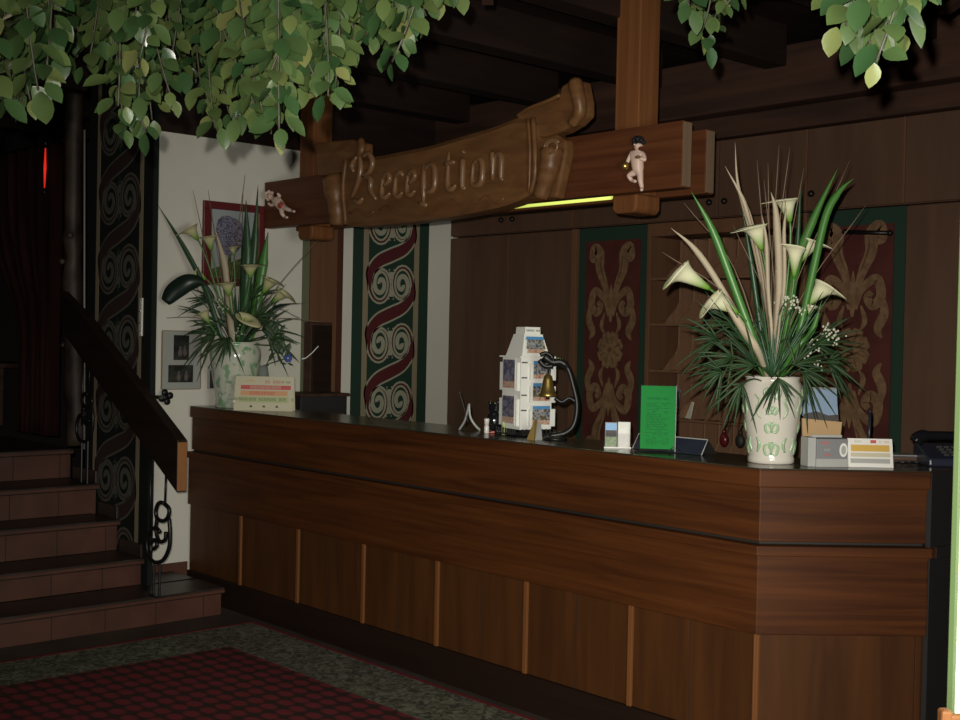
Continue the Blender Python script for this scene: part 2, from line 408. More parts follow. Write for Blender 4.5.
# ------------------------------------------------------------------ stairs
st = thing('staircase', 'tiled staircase with terracotta risers and dark treads climbing left', 'stairs', (-6.04, 3.2, 0))
nx = [-6.09, -6.41, -6.72, -7.01, -7.38]; nz = [.16, .314, .497, .679, .862]
for k, (x, z) in enumerate(zip(nx, nz)):
    zb = nz[k-1] if k else 0
    yr_ = 3.60 if k == 0 else YS-.006
    xb = nx[k+1]-.02 if k+1 < len(nx) else -10.14
    sp = MB(); yy = -1.5+.13*(k % 2)
    while yy < yr_-.02:
        y2 = min(yy+.293, yr_-.004); sp.box(x-.055, x-.030, yy+.003, y2-.003, zb+.001, z-.038); yy = y2
    rs = sp.build('riser', 'tile', st)
    MB().box(xb, x-.034, -1.5, yr_-.006, zb, z-.04).build('mortar', 'gap', rs)
    tr = MB().box(xb, x, -1.5, yr_, z-.036, z)
    if k == 0: tr.box(XW+.018, -6.39, YS+.034, 3.60, z-.036, z)
    tr.build('tread', 'tread', st, bevel=.006)
    MB().box(x-.004, x+.003, -1.5, yr_-.002, z-.028, z-.012).build('nosing', 'tile', st)
    if 1 <= k <= 3:
        MB().box(xb+.03, x-.03, YS-.016, YS-.001, z, z+.075).build('skirting', 'tread', st, bevel=.003)
MB().box(XW+.018, -6.40, YS+.034, 3.598, 0, .12).build('mortar', 'gap', st)
rise = .1724

# ------------------------------------------------------------------ painted scroll borders
def mural(label, O, U, W, z0, z1, zc, per, pw, th, green='green_d', cream='cream', loc=None, redm='redpaint', ve=1.4):
    """O left foot (z=0), U horizontal unit, W total width; pattern width pw"""
    Nn = U.cross(Vector((0, 0, 1))).normalized()
    if Nn.dot(CAM-O) < 0: Nn = -Nn
    t = thing('painted_border', label, 'wall painting', tuple(O+U*W/2+Vector((0, 0, z0))))
    def q(u, z, d): return O+U*u+Vector((0, 0, z))+Nn*d
    MB().prism([q(0, z0, 0), q(W, z0, 0), q(W, z1, 0), q(0, z1, 0)], Nn*.002).build('green_ground', green, t)
    ln = MB(); g = (W-pw)/2
    for a, b in ((g-.045, g), (W-g, W-g+.045)):
        ln.prism([q(a, z0, .002), q(b, z0, .002), q(b, z1, .002), q(a, z1, .002)], Nn*.001)
    ln.build('tan_line', 'tan', t)
    c1 = MB(); c2 = MB()
    cx0 = W/2; s = pw/2; R0 = s*.53
    k = int((z0-zc)/per)-2
    def clip(pts): return [p for p in pts if z0+.004 < p[1] < z1-.004]
    while zc+k*per < z1+per:
        z = zc+k*per; k += 1
        # right spiral out to its right side, then the S stroke down to the next left spiral
        pts = []; wid = []; red = []
        n = 40
        for i in range(n+1):
            a = i/n*2.0*2*PI; r = R0*(.10+.82*i/n); 
            ang = -a+0.0
            pts.append((cx0+s*.47+r*math.cos(ang+4*PI), z+ve*r*math.sin(ang+4*PI))); wid.append(.030+.014*i/n); red.append(.0 if i < n*.55 else .018*(i/n-.5)*2)
        e = pts[-1]
        # S stroke
        P0 = Vector((e[0], e[1], 0)); P1 = Vector((cx0+s*.95, z-per*.42, 0)); P2 = Vector((cx0, z-per*.50, 0)); P3 = Vector((cx0-s*.95, z-per*.62, 0)); P4 = Vector((cx0-s*.93, z-per+.00, 0))
        seg = crv([P0, Vector((cx0+s*.90, z-per*.20, 0)), Vector((cx0+s*.55, z-per*.38, 0)), P2, Vector((cx0-s*.55, z-per*.62, 0)), Vector((cx0-s*.90, z-per*.80, 0)), P4], 5)[1:]
        m = len(seg)
        for i, p in enumerate(seg):
            f = math.sin(PI*(i+1)/(m+1)); pts.append((p.x, p.y)); wid.append(.046+.062*f); red.append(.022+.060*f)
        for i in range(1, n+1):
            a = i/n*2.0*2*PI; r = R0*(.92-.82*i/n); ang = PI+a
            pts.append((cx0-s*.47+r*math.cos(ang), z-per+ve*r*math.sin(ang))); wid.append(.044-.014*i/n); red.append(.018*(1-i/n/.45) if i < n*.45 else 0)
        run = []
        def flush(run):
            if len(run) > 2:
                c1.ribbon([q(u, zz, .002) for u, zz, w, r in run], [w for u, zz, w, r in run], Nn, .001)
                rr = [x for x in run if x[3] > .002]
                if len(rr) > 2: c2.ribbon([q(u, zz, .003) for u, zz, w, r in rr], [r for u, zz, w, r in rr], Nn, .001)
        for p, w, r in zip(pts, wid, red):
            if z0+.03 < p[1] < z1-.03: run.append((p[0], p[1], w, r))
            else: flush(run); run = []
        flush(run)
        for dz, sg in ((per*.21, 1), (-per*.21, -1)):   # little arrow tips between the spirals
            zz = z+dz
            if z0+.05 < zz < z1-.05:
                c2.prism([q(cx0-.022, zz, .003), q(cx0+.022, zz, .003), q(cx0, zz+sg*.05, .003)], Nn*.001, 1)
                c1.ribbon([q(cx0, zz-sg*.05, .002), q(cx0, zz+sg*.02, .002)], [.03, .05], Nn, .0008)
    c1.build('scroll', cream, t); c2.build('red_scroll', [redm, 'green_d'], t)
zc = onX(388, 343, XW).z; per = .408
mural('painted border of green, cream and red spirals on the white wall behind the counter', Vector((XW, 4.912, 0)), Vector((0, 1, 0)), .665, 0, 2.806, zc, per, .40, 0)
zc2 = onY(118, 269.5, YS-.002).z
mural('dim painted spiral border on the wall beside the stairs and handrail', Vector((-7.225, YS, 0)), Vector((1, 0, 0)), .835, .30, 3.10, zc2, .415, .52, 0, 'green_shaded', plain('shaded_cream_paint', (.095, .088, .068), .8, spec=.1), redm=plain('shaded_red_paint', (.028, .010, .010), .8), ve=1.12)  # darkened copies of the other border's paints, shade put into the colours
# hinge plate on that wall
hp = thing('hinge_plate', 'narrow white metal plate on the painted spiral border beside stairs', 'hinge', tuple(onY(141, 335, YS)))
a = onY(141, 336, YS-.006); b = onY(141, 298, YS-.006)
MB().box(a.x-.016, a.x+.016, YS-.012, YS-.002, a.z, b.z).build('plate', 'white_g', hp, bevel=.002)
pn = MB()
for f in (.1, .35, .65, .9): pn.sphere((a.x, YS-.013, a.z+(b.z-a.z)*f), .006, n=8)
pn.build('screw', 'chrome', hp, smooth=True)
# pale conduit left of the mural
_c = onY(84.5, 440, YS+.02); _c.z = .864
o = MB().tube([_c, onY(84.5, 130, YS+.02)], .006, 8).build('conduit_pipe', 'pale_trim', smooth=True)
tag(o, 'thin pale vertical pipe between log post and painted stair wall', 'pipe')

# ------------------------------------------------------------------ landing: log post, curtain, red lamp
zl = rise*6
b0 = onZ(76, 448, zl-.02); lx, ly = -8.15, YS-.02
dp = 0
def lg(px, py): return onY(px, py, 3.36)
prof = [(78, 444, .075), (77, 410, .070), (76, 380, .074), (75, 350, .066), (75, 322, .072), (74, 300, .060), (73, 285, .072), (73, 268, .058), (74, 258, .048), (73, 240, .066), (73, 225, .054), (74, 180, .06), (74, 130, .06), (74, 60, .06)]
pts = [lg(a, b) for a, b, r in prof]
pts[0].z = .864
lb = thing('log_post', 'knobbly stripped tree trunk post standing at the top of the stairs', 'post', tuple(pts[0]))
sm = crv([p for p in pts], 3); rr = []
for i in range(len(prof)-1):
    for j in range(3): rr.append(prof[i][2]*(1-j/3)+prof[i+1][2]*j/3)
rr.append(prof[-1][2])
MB().tube(sm, rr, 14).build('trunk', 'log', lb, smooth=True, world=True)
for px, py, r in ((71, 345, .018), (78, 300, .02), (70, 262, .02), (78, 236, .022)):
    p = lg(px, py); MB().sphere((p.x, p.y-.052, p.z), r).build('knot', 'log', lb, smooth=True)
# curtains: folded sheets hanging at the landing
def curtain(label, x0, x1, y, z0, z1, gather=None, mat='curtain'):
    t = thing('curtain', label, 'curtain', ((x0+x1)/2, y, z0))
    mb = MB(); n = 90; mz = 14; rows = []
    for j in range(mz+1):
        f = j/mz; z = z0+(z1-z0)*f; row = []
        for i in range(n+1):
            u = i/n; xx = x0+(x1-x0)*u
            if gather:
                g = math.exp(-((z-gather[1])/gather[2])**2) if z > gather[1] else 1
                xx = xx*(1-.55*g)+gather[0]*.55*g
            row.append(mb.bm.verts.new((xx, y+.035*math.sin(u*46)+.012*math.sin(u*113+z*2), z)))
        rows.append(row)
    for j in range(mz):
        for i in range(n): mb.bm.faces.new((rows[j][i], rows[j][i+1], rows[j+1][i+1], rows[j+1][i]))
    mb.build('cloth', mat, t, smooth=True, solid=.004)
    MB().tube([(x0-.05, y, z1+.01), (x1+.05, y, z1+.01)], .014, 8).build('rod', 'iron', t, smooth=True)
XL = -8.9
c1 = onY(22, 440, 3.5); c2 = onY(56, 440, 3.5)
curtain('dark red drape gathered to the right side of the landing archway', c1.x-.75, c2.x, 3.5, .867, 2.9, (c2.x-.1, 1.55, .55))
c0 = onY(-40, 440, 4.45); cc = onY(25, 440, 4.45)
curtain('black inner drape at the far left edge behind the dark red drape', max(c0.x, -10.1), cc.x+.5, 4.45, .867, 2.95, None, 'darkcloth')
rl = thing('red_lamp', 'thin vertical strip of glowing red lamp beside the landing curtain', 'lamp', tuple(onY(45, 190, 3.40)))
MB().tube([onY(44.5, 188, 3.40), onY(45, 168, 3.40), onY(45.5, 148, 3.40)], [.004, .010, .004], 10).build('glowing_tube', 'redlamp', rl, smooth=True)
p = onY(45.5, 147, 3.40); q_ = onY(44.5, 189, 3.40)
MB().tube([p, p+Vector((0, 0, .05))], .016, 10).tube([q_-Vector((0, 0, .04)), q_], .014, 10).build('socket', 'iron', rl, smooth=True)
MB().tube([p, (p.x, p.y, 3.1)], .003, 6).build('cord', 'iron', rl)
# dark chairs / furniture shape under arch
dk = thing('dark_chair', 'dim dark spindle back chair half hidden behind the landing drapes', 'chair', (onY(14, 440, 3.75).x, 3.75, .863))
ox, oy, oz = onY(14, 440, 3.75).x, 3.75, .863
for dx in (-.2, .2):
    MB().box(ox+dx-.02, ox+dx+.02, oy+.17, oy+.21, oz, oz+.95).build('leg', 'old', dk, bevel=.005)
    MB().box(ox+dx-.02, ox+dx+.02, oy-.21, oy-.17, oz, oz+.44).build('leg', 'old', dk, bevel=.005)
MB().box(ox-.22, ox+.22, oy-.22, oy+.22, oz+.44, oz+.48).build('seat', 'old', dk, bevel=.01)
sp = MB()
for i in range(5): sp.box(ox-.13+i*.065-.01, ox-.13+i*.065+.01, oy+.18, oy+.20, oz+.48, oz+.9)
sp.box(ox-.18, ox+.18, oy+.175, oy+.205, oz+.87, oz+.95); sp.build('backrest', 'rail', dk)

# ------------------------------------------------------------------ handrail with scroll balusters
YR = 3.18
hr = thing('handrail', 'broad dark board handrail on wrought iron scroll balusters beside the stairs', 'handrail', (-6.2, YR, .163))
A1 = onY(64, 291, YR); A2 = onY(66, 331, YR); B1 = onY(182.5, 440, YR); B2 = onY(179.5, 492, YR); B0 = onY(166, 423, YR-.0)
xe = B1.x
tl = [A1, onY(90, 318, YR), B1, Vector((xe, YR, B2.z)), A2]
th_ = -.055
MB().prism([(p.x, YR+.03, p.z) for p in tl], (0, th_-.005, 0)).build('rail_board', 'rail', hr, bevel=.006)
MB().box(xe-.002, xe+.004, YR-.028, YR+.027, B2.z+.008, B1.z-.012).build('lit_end_cap', 'rail_lit_end', hr, bevel=.002)
def ipx(*ps): return crv([onY(a, b, YR) for a, b in ps], 5)
def baluster(rods, scrolls, foot, zf, r):
    for sc_ in scrolls:
        MB().tube(ipx(*sc_), r, 8).build('scroll', 'iron', hr, smooth=True)
    for a, b in rods:
        MB().tube([onY(*a, YR), onY(*b, YR)], .0065, 8).build('baluster_rod', 'iron', hr, smooth=True)
    mb = MB(); fp_ = [onY(*f, YR) for f in foot]
    for p in fp_: mb.tube([p, (p.x, YR, zf)], .007, 8)
    mb.box(fp_[0].x-.02, fp_[-1].x+.02, YR-.02, YR+.02, zf, zf+.008); mb.build('baluster_foot', 'iron', hr)
baluster([((150.5, 455), (150.5, 536)), ((166, 474), (165, 503))],
  [[(164, 503), (159, 503), (156, 510), (157, 518), (163, 521), (168, 517), (169, 509), (165, 504)],
   [(169, 518), (170, 532), (169, 548), (163, 560), (154, 562), (148, 554), (147, 540), (151, 530), (156, 528), (160, 532)],
   [(157, 519), (156, 530), (159, 541), (165, 540), (166, 532)],
   [(151, 552), (151, 543), (155, 540), (157, 545), (154, 549)]], [(154, 562), (160, 561)], .1605, .0115)
baluster([((83, 352), (82, 425)), ((90, 358), (89, 394))],
  [[(88, 394), (84, 394), (82, 400), (84, 406), (89, 407), (92, 402), (91, 396)],
   [(91, 404), (93, 416), (92, 430), (88, 440), (81, 441), (77, 434), (77, 422), (80, 415), (84, 416)],
   [(84, 407), (83, 416), (86, 424), (90, 420)]], [(82, 441), (88, 440)], .680, .010)
# iron leaf finial bracket by the photo frame
g = thing('iron_bracket', 'small wrought iron leaf knob bracket holding handrail under the photo frame', 'bracket', tuple(onX(166, 397, XW)))
mb = MB(); c = onX(166, 397, XW+.07)
for k in range(4):
    a = k*PI/2+.3; mb.sphere(c+Vector((0, .028*math.cos(a), .028*math.sin(a))), .022, (.6, 1, 1), 10)
mb.tube([onX(166, 397, XW), c], .010, 8).tube([c, onY(152, 397, YR+.03)], .010, 8); mb.build('leaf_knob', 'iron', g, smooth=True)

# ------------------------------------------------------------------ carpet
ZC = .012
cp = thing('carpet', 'large red patterned carpet with mottled grey border before the counter', 'carpet', (-3, 1, 0))
MB().box(-5.42, 3.2, -2.2, 2.6, .001, ZC).box(-5.42, xr-.03, 2.6, 3.24, .001, ZC).build('field', 'cfield', cp)
MB().box(-5.80, -5.42, -2.2, 3.60, .001, ZC).box(-5.42, xr-.03, 3.24, 3.60, .001, ZC).build('border', 'cborder', cp)
MB().box(-5.822, -5.80, -2.2, 3.622, .001, ZC+.001).box(-5.80, xr-.03, 3.60, 3.622, .001, ZC+.001).build('edging', 'cline', cp)

# ------------------------------------------------------------------ reception counter
XC, XL_, CH = -2.561, -6.69, (-2.161, 4.168)
def outline(d, xl=XL_, yb=4.62):
    """plan polygon: front, chamfer, right side, back; d pushes the faces outward"""
    dx, dy = CH[0]-XC, CH[1]-YF; L = math.hypot(dx, dy); nx_, ny_ = dy/L, -dx/L
    # front line y=YF-d ; chamfer line through (XC,YF)+n*d ; side x=CH[0]+d
    px0, py0 = XC+nx_*d, YF+ny_*d
    t = ((YF-d)-py0)/dy; fx = px0+t*dx
    t2 = ((CH[0]+d)-px0)/dx; cy_ = py0+t2*dy
    return [(xl, YF-d), (fx, YF-d), (CH[0]+d, cy_), (CH[0]+d, yb), (CH[0]-.42, yb), (CH[0]-.42, 4.36), (XC-.22, YF+.40), (xl, YF+.40)]
ct = thing('reception_counter', 'long dark wooden reception counter with stepped panelled front and chamfered corner', 'counter', (-4.5, 3.9, 0))
def band(name, mat, d, z0, z1, xl=XL_, bevel=.003, parent=None):
    return MB().prism([(x, y, z0) for x, y in outline(d, xl)], (0, 0, z1-z0)).build(name, mat, parent or ct, bevel=bevel)
band('countertop', 'ctr_top', 0, H-.006, H, bevel=.002)
band('top_edge', 'ctr_h', .0, 1.092, H-.006)
band('fascia', 'ctr_h', -.016, .894, 1.092, xl=XL_+.0)
band('shadow_gap', 'gap', -.03, .882, .894)
band('ledge', 'ctr_h', .016, .846, .882, xl=XL_-.02)
band('lower_band', 'ctr_h', -.002, .560, .846, xl=XL_-.012)
band('panel_body', 'ctr_v', -.020, .157, .560, xl=XL_-.012)
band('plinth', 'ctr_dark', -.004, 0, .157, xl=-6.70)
for x in (-6.105, -5.515, -4.927, -4.350, -3.755, -3.160, -2.566):
    MB().box(x-.011, x+.011, YF+.008, YF+.022, .158, .559).build('batten', 'ctr_batten', ct, bevel=.002)
for x in (-5.81, -5.22, -4.64, -4.05, -3.46, -2.87):
    MB().box(x-.001, x+.001, YF+.0185, YF+.022, .158, .559).build('panel_joint', 'gap', ct)
MB().box(CH[0]-.015, CH[0]+.0035, CH[1]+.004, 4.62, 0, H-.007).box(CH[0]+.0036, CH[0]+.019, CH[1]+.022, 4.62, .845, .883).build('dark_side_sheet', 'blackm', ct)  # black sheet over the side face, standing in for a dark recess
dx, dy = CH[0]-XC, CH[1]-YF; L = math.hypot(dx, dy); t = Vector((dx/L, dy/L, 0)); nn = Vector((dy/L, -dx/L, 0))
for u in (.004, .955*L):
    c = Vector((XC, YF, .3585))+t*(u+.004)+nn*(-.016)
    MB().obox(c, t*.010, nn*.005, (0, 0, .200)).build('batten', 'ctr_batten' if u < .1 else 'ctr_v', ct, bevel=.002)

# ------------------------------------------------------------------ back wall: cupboards, panels, key rack
def knob(parent, x, z, y=YB-.02):
    MB().sphere((x, y-.016, z), .019, n=12).tube([(x, y+.004, z), (x, y-.016, z)], .008, 8).build('knob', 'iron', parent, smooth=True)
def cupboard(label, x0, x1, seams, knobs, z0=2.338, z1=2.785, grp='cupboards in the row over the back wall'):
    t = thing('wall_cupboard', label, 'cupboard', ((x0+x1)/2, YB+.15, z0), 0, grp)
    MB().box(x0, x1, YB, YB+.32, z0, z1).build('body', 'cab', t)
    xs = [x0]+seams+[x1]
    for a, b in zip(xs, xs[1:]):
        d = MB().box(a+.004, b-.004, YB-.022, YB-.001, z0+.004, z1-.003).build('door', 'cab', t, bevel=.003)
        for k in knobs:
            if a < k < b: knob(d, k, 2.428)
    for s_ in [x1]:
        MB().box(s_-.006, s_+.003, YB-.024, YB-.002, z0+.004, z1-.003).build('edge_strip', 'cab_edge', t)
cupboard('high double door wall cupboard furthest left, beside the white wall', XW+.005, -5.50, [-6.11], [-6.167, -6.057])
cupboard('high single door wall cupboard over the left painted red panel', -5.50, -4.93, [], [-5.00])
cupboard('high double door wall cupboard over the key rack, between the red panels', -4.93, -3.755, [-4.342], [-4.396, -4.289])
cupboard('high single door wall cupboard over the right painted red panel', -3.755, -3.18, [], [-3.715])
cupboard('high double door wall cupboard furthest right behind the lily vase', -3.18, -1.2, [-2.2], [-2.26, -2.14])
def tall(label, x0, x1, seams):
    t = thing('tall_cabinet', label, 'cabinet', ((x0+x1)/2, YB+.15, 0))
    MB().box(x0, x1, YB, YB+.32, 0, 2.33).build('body', 'cab', t)
    xs = [x0]+seams+[x1]
    for a, b in zip(xs, xs[1:]):
        MB().box(a+.003, b-.003, YB-.022, YB-.001, .10, 2.325).build('door', 'cab', t, bevel=.003)
    for s_ in seams:
        MB().box(s_-.003, s_+.003, YB-.0235, YB-.003, .1, 2.325).build('edge_strip', 'cab_edge', t)
    return t
tl_ = tall('tall dark brown wall cabinet between the white wall and left red panel', XW+.005, -5.50, [-6.10])
MB().box(-5.50, -5.455, YB-.03, YB+.1, 0, 2.33).build('end_post', 'cab_edge', tl_, bevel=.003)
tall('tall plain brown wall cabinet right of the right red panel', -3.165, -1.2, [-2.2])

def damask(label, x0, x1, zrow):
    z0, z1 = 0.95, 2.33; cx = (x0+x1)/2; N_ = Vector((0, -1, 0)); y = YB
    t = thing('mural', label, 'wall painting', (cx, y, 0), 0, None)
    MB().box(x0, x1, y, y+.3, 0, z1).build('green_border', 'green_d', t)
    w = (x1-x0)*.37
    MB().box(cx-w-.012, cx+w+.012, y-.006, y-.0005, .10, z1-.085).build('red_field', 'redfield', t)
    o = MB(); lt = MB(); cnt = [0]
    def q(u, z, d=.0): return Vector((cx+u, y-.006-d, z))
    def rib(pts, w0, w1, wmid=None, m=o, d=0, n=6):
        cnt[0] += 1; P_ = crv([q(a, b, (d*3 if m is not None else 0)+.00012*cnt[0]) for a, b in pts], n); k = len(P_)
        ws = []
        for i in range(k):
            f = i/(k-1); ws.append((w0*(1-f)+w1*f) + (0 if wmid is None else (wmid*math.sin(PI*f))))
        m.ribbon(P_, [w_*(1.45 if m is o else 1) for w_ in ws], N_, .0012)
    def rosette(z):
        for k in range(8):
            a = k*PI/4+PI/8; P_ = [(.028*math.cos(a), z+.028*math.sin(a)), (.062*math.cos(a), z+.07*math.sin(a)), (.105*math.cos(a), z+.118*math.sin(a))]
            rib(P_, .030, .036, .022)
            rib([(.040*math.cos(a), z+.042*math.sin(a)), (.085*math.cos(a), z+.095*math.sin(a))], .008, .010, m=lt, d=.0012, n=2)
        o.prism([q(.034*math.cos(i*PI/8), z+.036*math.sin(i*PI/8), .007) for i in range(16)], (0, -.001, 0))
        lt.prism([q(.016*math.cos(i*PI/6), z+.017*math.sin(i*PI/6), .009) for i in range(12)], (0, -.001, 0))
    def scrolls(z, s):
        for m_ in (-1, 1):
            rib([(m_*.015, z), (m_*.05, z+s*.10), (m_*.135, z+s*.16), (m_*.165, z+s*.07), (m_*.12, z+s*.02), (m_*.085, z+s*.06), (m_*.11, z+s*.09)], .018, .022, .018)
            rib([(m_*.02, z+s*.09), (m_*.055, z+s*.20), (m_*.10, z+s*.30), (m_*.10, z+s*.39), (m_*.145, z+s*.43), (m_*.165, z+s*.37), (m_*.135, z+s*.345)], .020, .018, .032)
            rib([(m_*.165, z+s*.09), (m_*.185, z-s*.02), (m_*.15, z-s*.10), (m_*.175, z-s*.15)], .012, .006, .028)
            rib([(m_*.05, z+s*.02), (m_*.075, z-s*.06), (m_*.05, z-s*.11)], .006, .004, .016)
            rib([(m_*.045, z+s*.20), (m_*.085, z+s*.30), (m_*.09, z+s*.38)], .004, .004, .007, m=lt, d=.0012)
        rib([(0, z-s*.04), (0, z+s*.08), (0, z+s*.20)], .010, .004, .022)
    zr = zrow
    for k in range(-1, 2):
        rosette(zr+k*1.22) if .2 < zr+k*1.22 < z1-.2 else None
    scrolls(zr+.215, 1); scrolls(zr-.215, -1)
    o.build('ornament', 'gold', t); lt.build('ornament_vein', 'gold_d', t)
    return t
zr = onY(612, 350, YB).z
damask('tall red panel painted with ochre flower and scrolls, left behind the counter bell', -5.455, -4.87, zr)
damask('tall red painted panel with ochre scrolls right behind the white lily vase', -3.75, -3.175, onY(853, 350, YB).z)
rod = thing('curtain_rail', 'short dark rail fixed across the top of right red panel', 'rail', tuple(onY(866, 232, YB-.03)))
a = onY(845, 232, YB-.03); b = onY(890, 233, YB-.03)
MB().tube([a, b], .012, 8).sphere(a, .016).sphere(b, .016).build('bar', 'iron', rod, smooth=True)
MB().tube([a+Vector((.04, 0, 0)), a+Vector((.04, .026, 0))], .006, 6).tube([b-Vector((.04, 0, 0)), b+Vector((-.04, .026, 0))], .006, 6).build('bracket', 'iron', rod)

kr = thing('key_rack', 'wooden pigeonhole key rack between the two painted red panels', 'rack', (-4.31, YB+.1, 0))
x0, x1 = -4.87, -3.75
MB().box(x0, x1, YB+.26, YB+.30, 0, 2.33).build('back_board', 'cab', kr)
MB().box(x0, x0+.03, YB-.02, YB+.26, 0, 2.33).box(x1-.03, x1, YB-.02, YB+.26, 0, 2.33).box(x0+.03, x1-.03, YB-.02, YB+.26, 2.25, 2.33).build('frame', 'cab_edge', kr, bevel=.003)
zs = [.32, .60, .88, 1.152, 1.44, 1.722, 2.0]
for z in zs:
    MB().box(x0+.03, x1-.03, YB-.01, YB+.26, z-.014, z).build('shelf', 'rack', kr, bevel=.002)
cols = [x0+.03+(x1-x0-.06)*i/10 for i in range(1, 10)]
zz = zs+[2.25]
for i, x in enumerate(cols):
    mb = MB()
    for a, b in zip(zz, zz[1:]):
        b -= .014; h = b-a; s0 = YB+.14
        pr = [(YB+.26, a), (YB+.0, a), (YB+.02, a+h*.06), (YB+.06, a+h*.22), (YB+.11, a+h*.36), (s0, a+h*.52), (s0, b), (YB+.26, b)]
        mb.prism([(x-.005, yy, zq) for yy, zq in pr], (.010, 0, 0))
    mb.build('divider', 'divider', kr)
# slips of paper in some pigeonholes
sl = [(0, 3, .24, 'ph_blue', 'pale blue slip standing in a pigeonhole above the green menu'), (1, 3, .14, 'paper', 'small white slip in a pigeonhole beside the pale blue slip'),
      (2, 2, .12, 'kraft', 'tan slip in a low pigeonhole just left of the lily vase')]
for ci, zi, h_, m, lab in sl:
    xx = x0+.03+(x1-x0-.06)*(ci+.5)/10+.09; z = zs[zi]
    o = MB().prism([(xx+.035, YB+.04, z+.001), (xx-.035, YB+.08, z+.001), (xx-.035, YB+.14, z+h_*.7), (xx-.01, YB+.13, z+h_*.7)], (.002, .003, 0)).build('paper_slip', m)
    tag(o, lab, 'paper')
for px, py, m, lab in ((724, 440, 'redglass', 'red key tag hanging at the foot of the key rack left of vase'), (740, 441, 'blackm', 'dark key tag hanging close beside the lily vase')):
    p = onY(px, py, YB-.05); t_ = thing('key_tag', lab, 'key tag', tuple(p))
    MB().sphere(p, .030, (1, .7, 1.35), 12).tube([p+Vector((0, 0, .035)), p+Vector((0, 0, .06))], .012, 8).build('bob', m, t_, smooth=True)
    MB().tube([p+Vector((0, 0, .06)), p+Vector((.005, .03, .10)), p+Vector((0, .045, .20))], .004, 6).build('cord', 'iron', t_)

# ------------------------------------------------------------------ sign beam, posts, tube light
ZB0, ZB1 = 2.278, 2.568
bm_ = thing('sign_beam', 'double plank beam hanging over the counter carrying the Reception sign', 'beam', (-5, 4.3, ZB0))
MB().box(XW+.03, -3.347, YBM, YBM+.062, ZB0, ZB1).build('front_plank', 'beam', bm_, bevel=.004)
MB().box(XW+.03, -3.405, 4.43, 4.49, ZB0, ZB1).build('rear_plank', 'beam', bm_, bevel=.004)
MB().box(-3.3475, -3.343, YBM+.004, YBM+.058, ZB0+.006, ZB1-.006).build('end_grain', 'beam_end', bm_)
MB().box(-3.4055, -3.400, 4.434, 4.486, ZB0+.006, ZB1-.006).build('end_grain', 'beam_end', bm_)
def post(label, x0, x1, xa=None):
    t = thing('square_post', label, 'post', ((x0+x1)/2, 4.32, 2.19))
    MB().box(x0, x1, YBM+.066, 4.395, 2.28, 3.32).build('shaft', 'post', t, bevel=.006)
    MB().prism([(x0, YBM+.064, 2.28), (x0, YBM+.064, 2.215), (x0+.02, YBM+.064, 2.195), (x1-.02, YBM+.064, 2.195), (x1, YBM+.064, 2.215), (x1, YBM+.064, 2.28)], (0, .17, 0)).build('foot_block', 'post', t, bevel=.01)
post('square wooden post rising from the right part of sign beam', -3.80, -3.655)
post('square wooden post rising from the left end of the sign beam', -6.40, -6.25)

sg = thing('reception_sign', 'carved wooden scroll sign reading Reception in blackletter on the beam', 'sign', (-5, 4.1, 2.3))
YSF = 4.085
def sp_(px, py, y=YSF): return onY(px, py, y)
top = [(345, 158), (372, 157), (400, 152), (430, 146), (460, 137), (490, 128), (512, 119), (521, 118), (530, 119), (537, 122)]
bot = [(537, 186), (530, 194), (520, 200), (500, 207), (478, 212), (450, 217), (420, 221), (390, 224), (365, 226), (347, 226), (345, 224)]
# curved board: thin bowed ribbon
mb = MB(); cols_ = []
tp = crv([sp_(*p) for p in top], 3); bt = crv([sp_(*p) for p in bot[::-1]], 3)
def samp(P_, f):
    # by x
    x = P_[0].x*(1-f)+P_[-1].x*f
    for a, b in zip(P_, P_[1:]):
        if a.x <= x <= b.x and b.x > a.x:
            g_ = (x-a.x)/(b.x-a.x); return a.z*(1-g_)+b.z*g_
    return P_[0].z if f < .5 else P_[-1].z
n = 40; xa, xb = tp[0].x, tp[-1].x; F_, B_ = [], []
for i in range(n+1):
    f = i/n; x = xa+(xb-xa)*f; zt = samp(tp, f); zb = samp(bt, f)
    y = YSF-.012*math.sin(PI*f)
    colf = []
    for j, (g_, dy_) in enumerate(((0, .014), (.06, -.004), (.12, -.004), (.5, 0), (.88, -.004), (.94, -.004), (1, .014))):
        colf.append(mb.bm.verts.new((x, y+dy_, zb*(1-g_)+zt*g_)))
    F_.append(colf); B_.append([mb.bm.verts.new((x, YBM-.004, zb)), mb.bm.verts.new((x, YBM-.004, zt))])
for i in range(n):
    for j in range(6): mb.bm.faces.new((F_[i][j], F_[i+1][j], F_[i+1][j+1], F_[i][j+1]))
    mb.bm.faces.new((B_[i][0], B_[i+1][0], F_[i+1][0], F_[i][0])); mb.bm.faces.new((B_[i][1], B_[i+1][1], F_[i+1][6], F_[i][6])); mb.bm.faces.new((B_[i][0], B_[i+1][0], B_[i+1][1], B_[i][1]))
for i in (0, n): mb.bm.faces.new(F_[i]+B_[i][::-1])
mb.build('banner_board', 'carve', sg, smooth=False)
# rolled edges
MB().tube(crv([sp_(533, 118, YSF-.012), sp_(535, 150, YSF-.02), sp_(535, 175, YSF-.016), sp_(531, 193, YSF-.005)], 5), .013, 10).tube(crv([sp_(528, 119, YSF-.014), sp_(530, 150, YSF-.02), sp_(529, 192, YSF-.012)], 5), .008, 8).build('rolled_edge', 'carve', sg, smooth=True)
MB().tube(crv([sp_(346, 160, YSF), sp_(343, 190, YSF-.01), sp_(346, 224, YSF)], 5), .014, 10).build('rolled_edge', 'carve', sg, smooth=True)
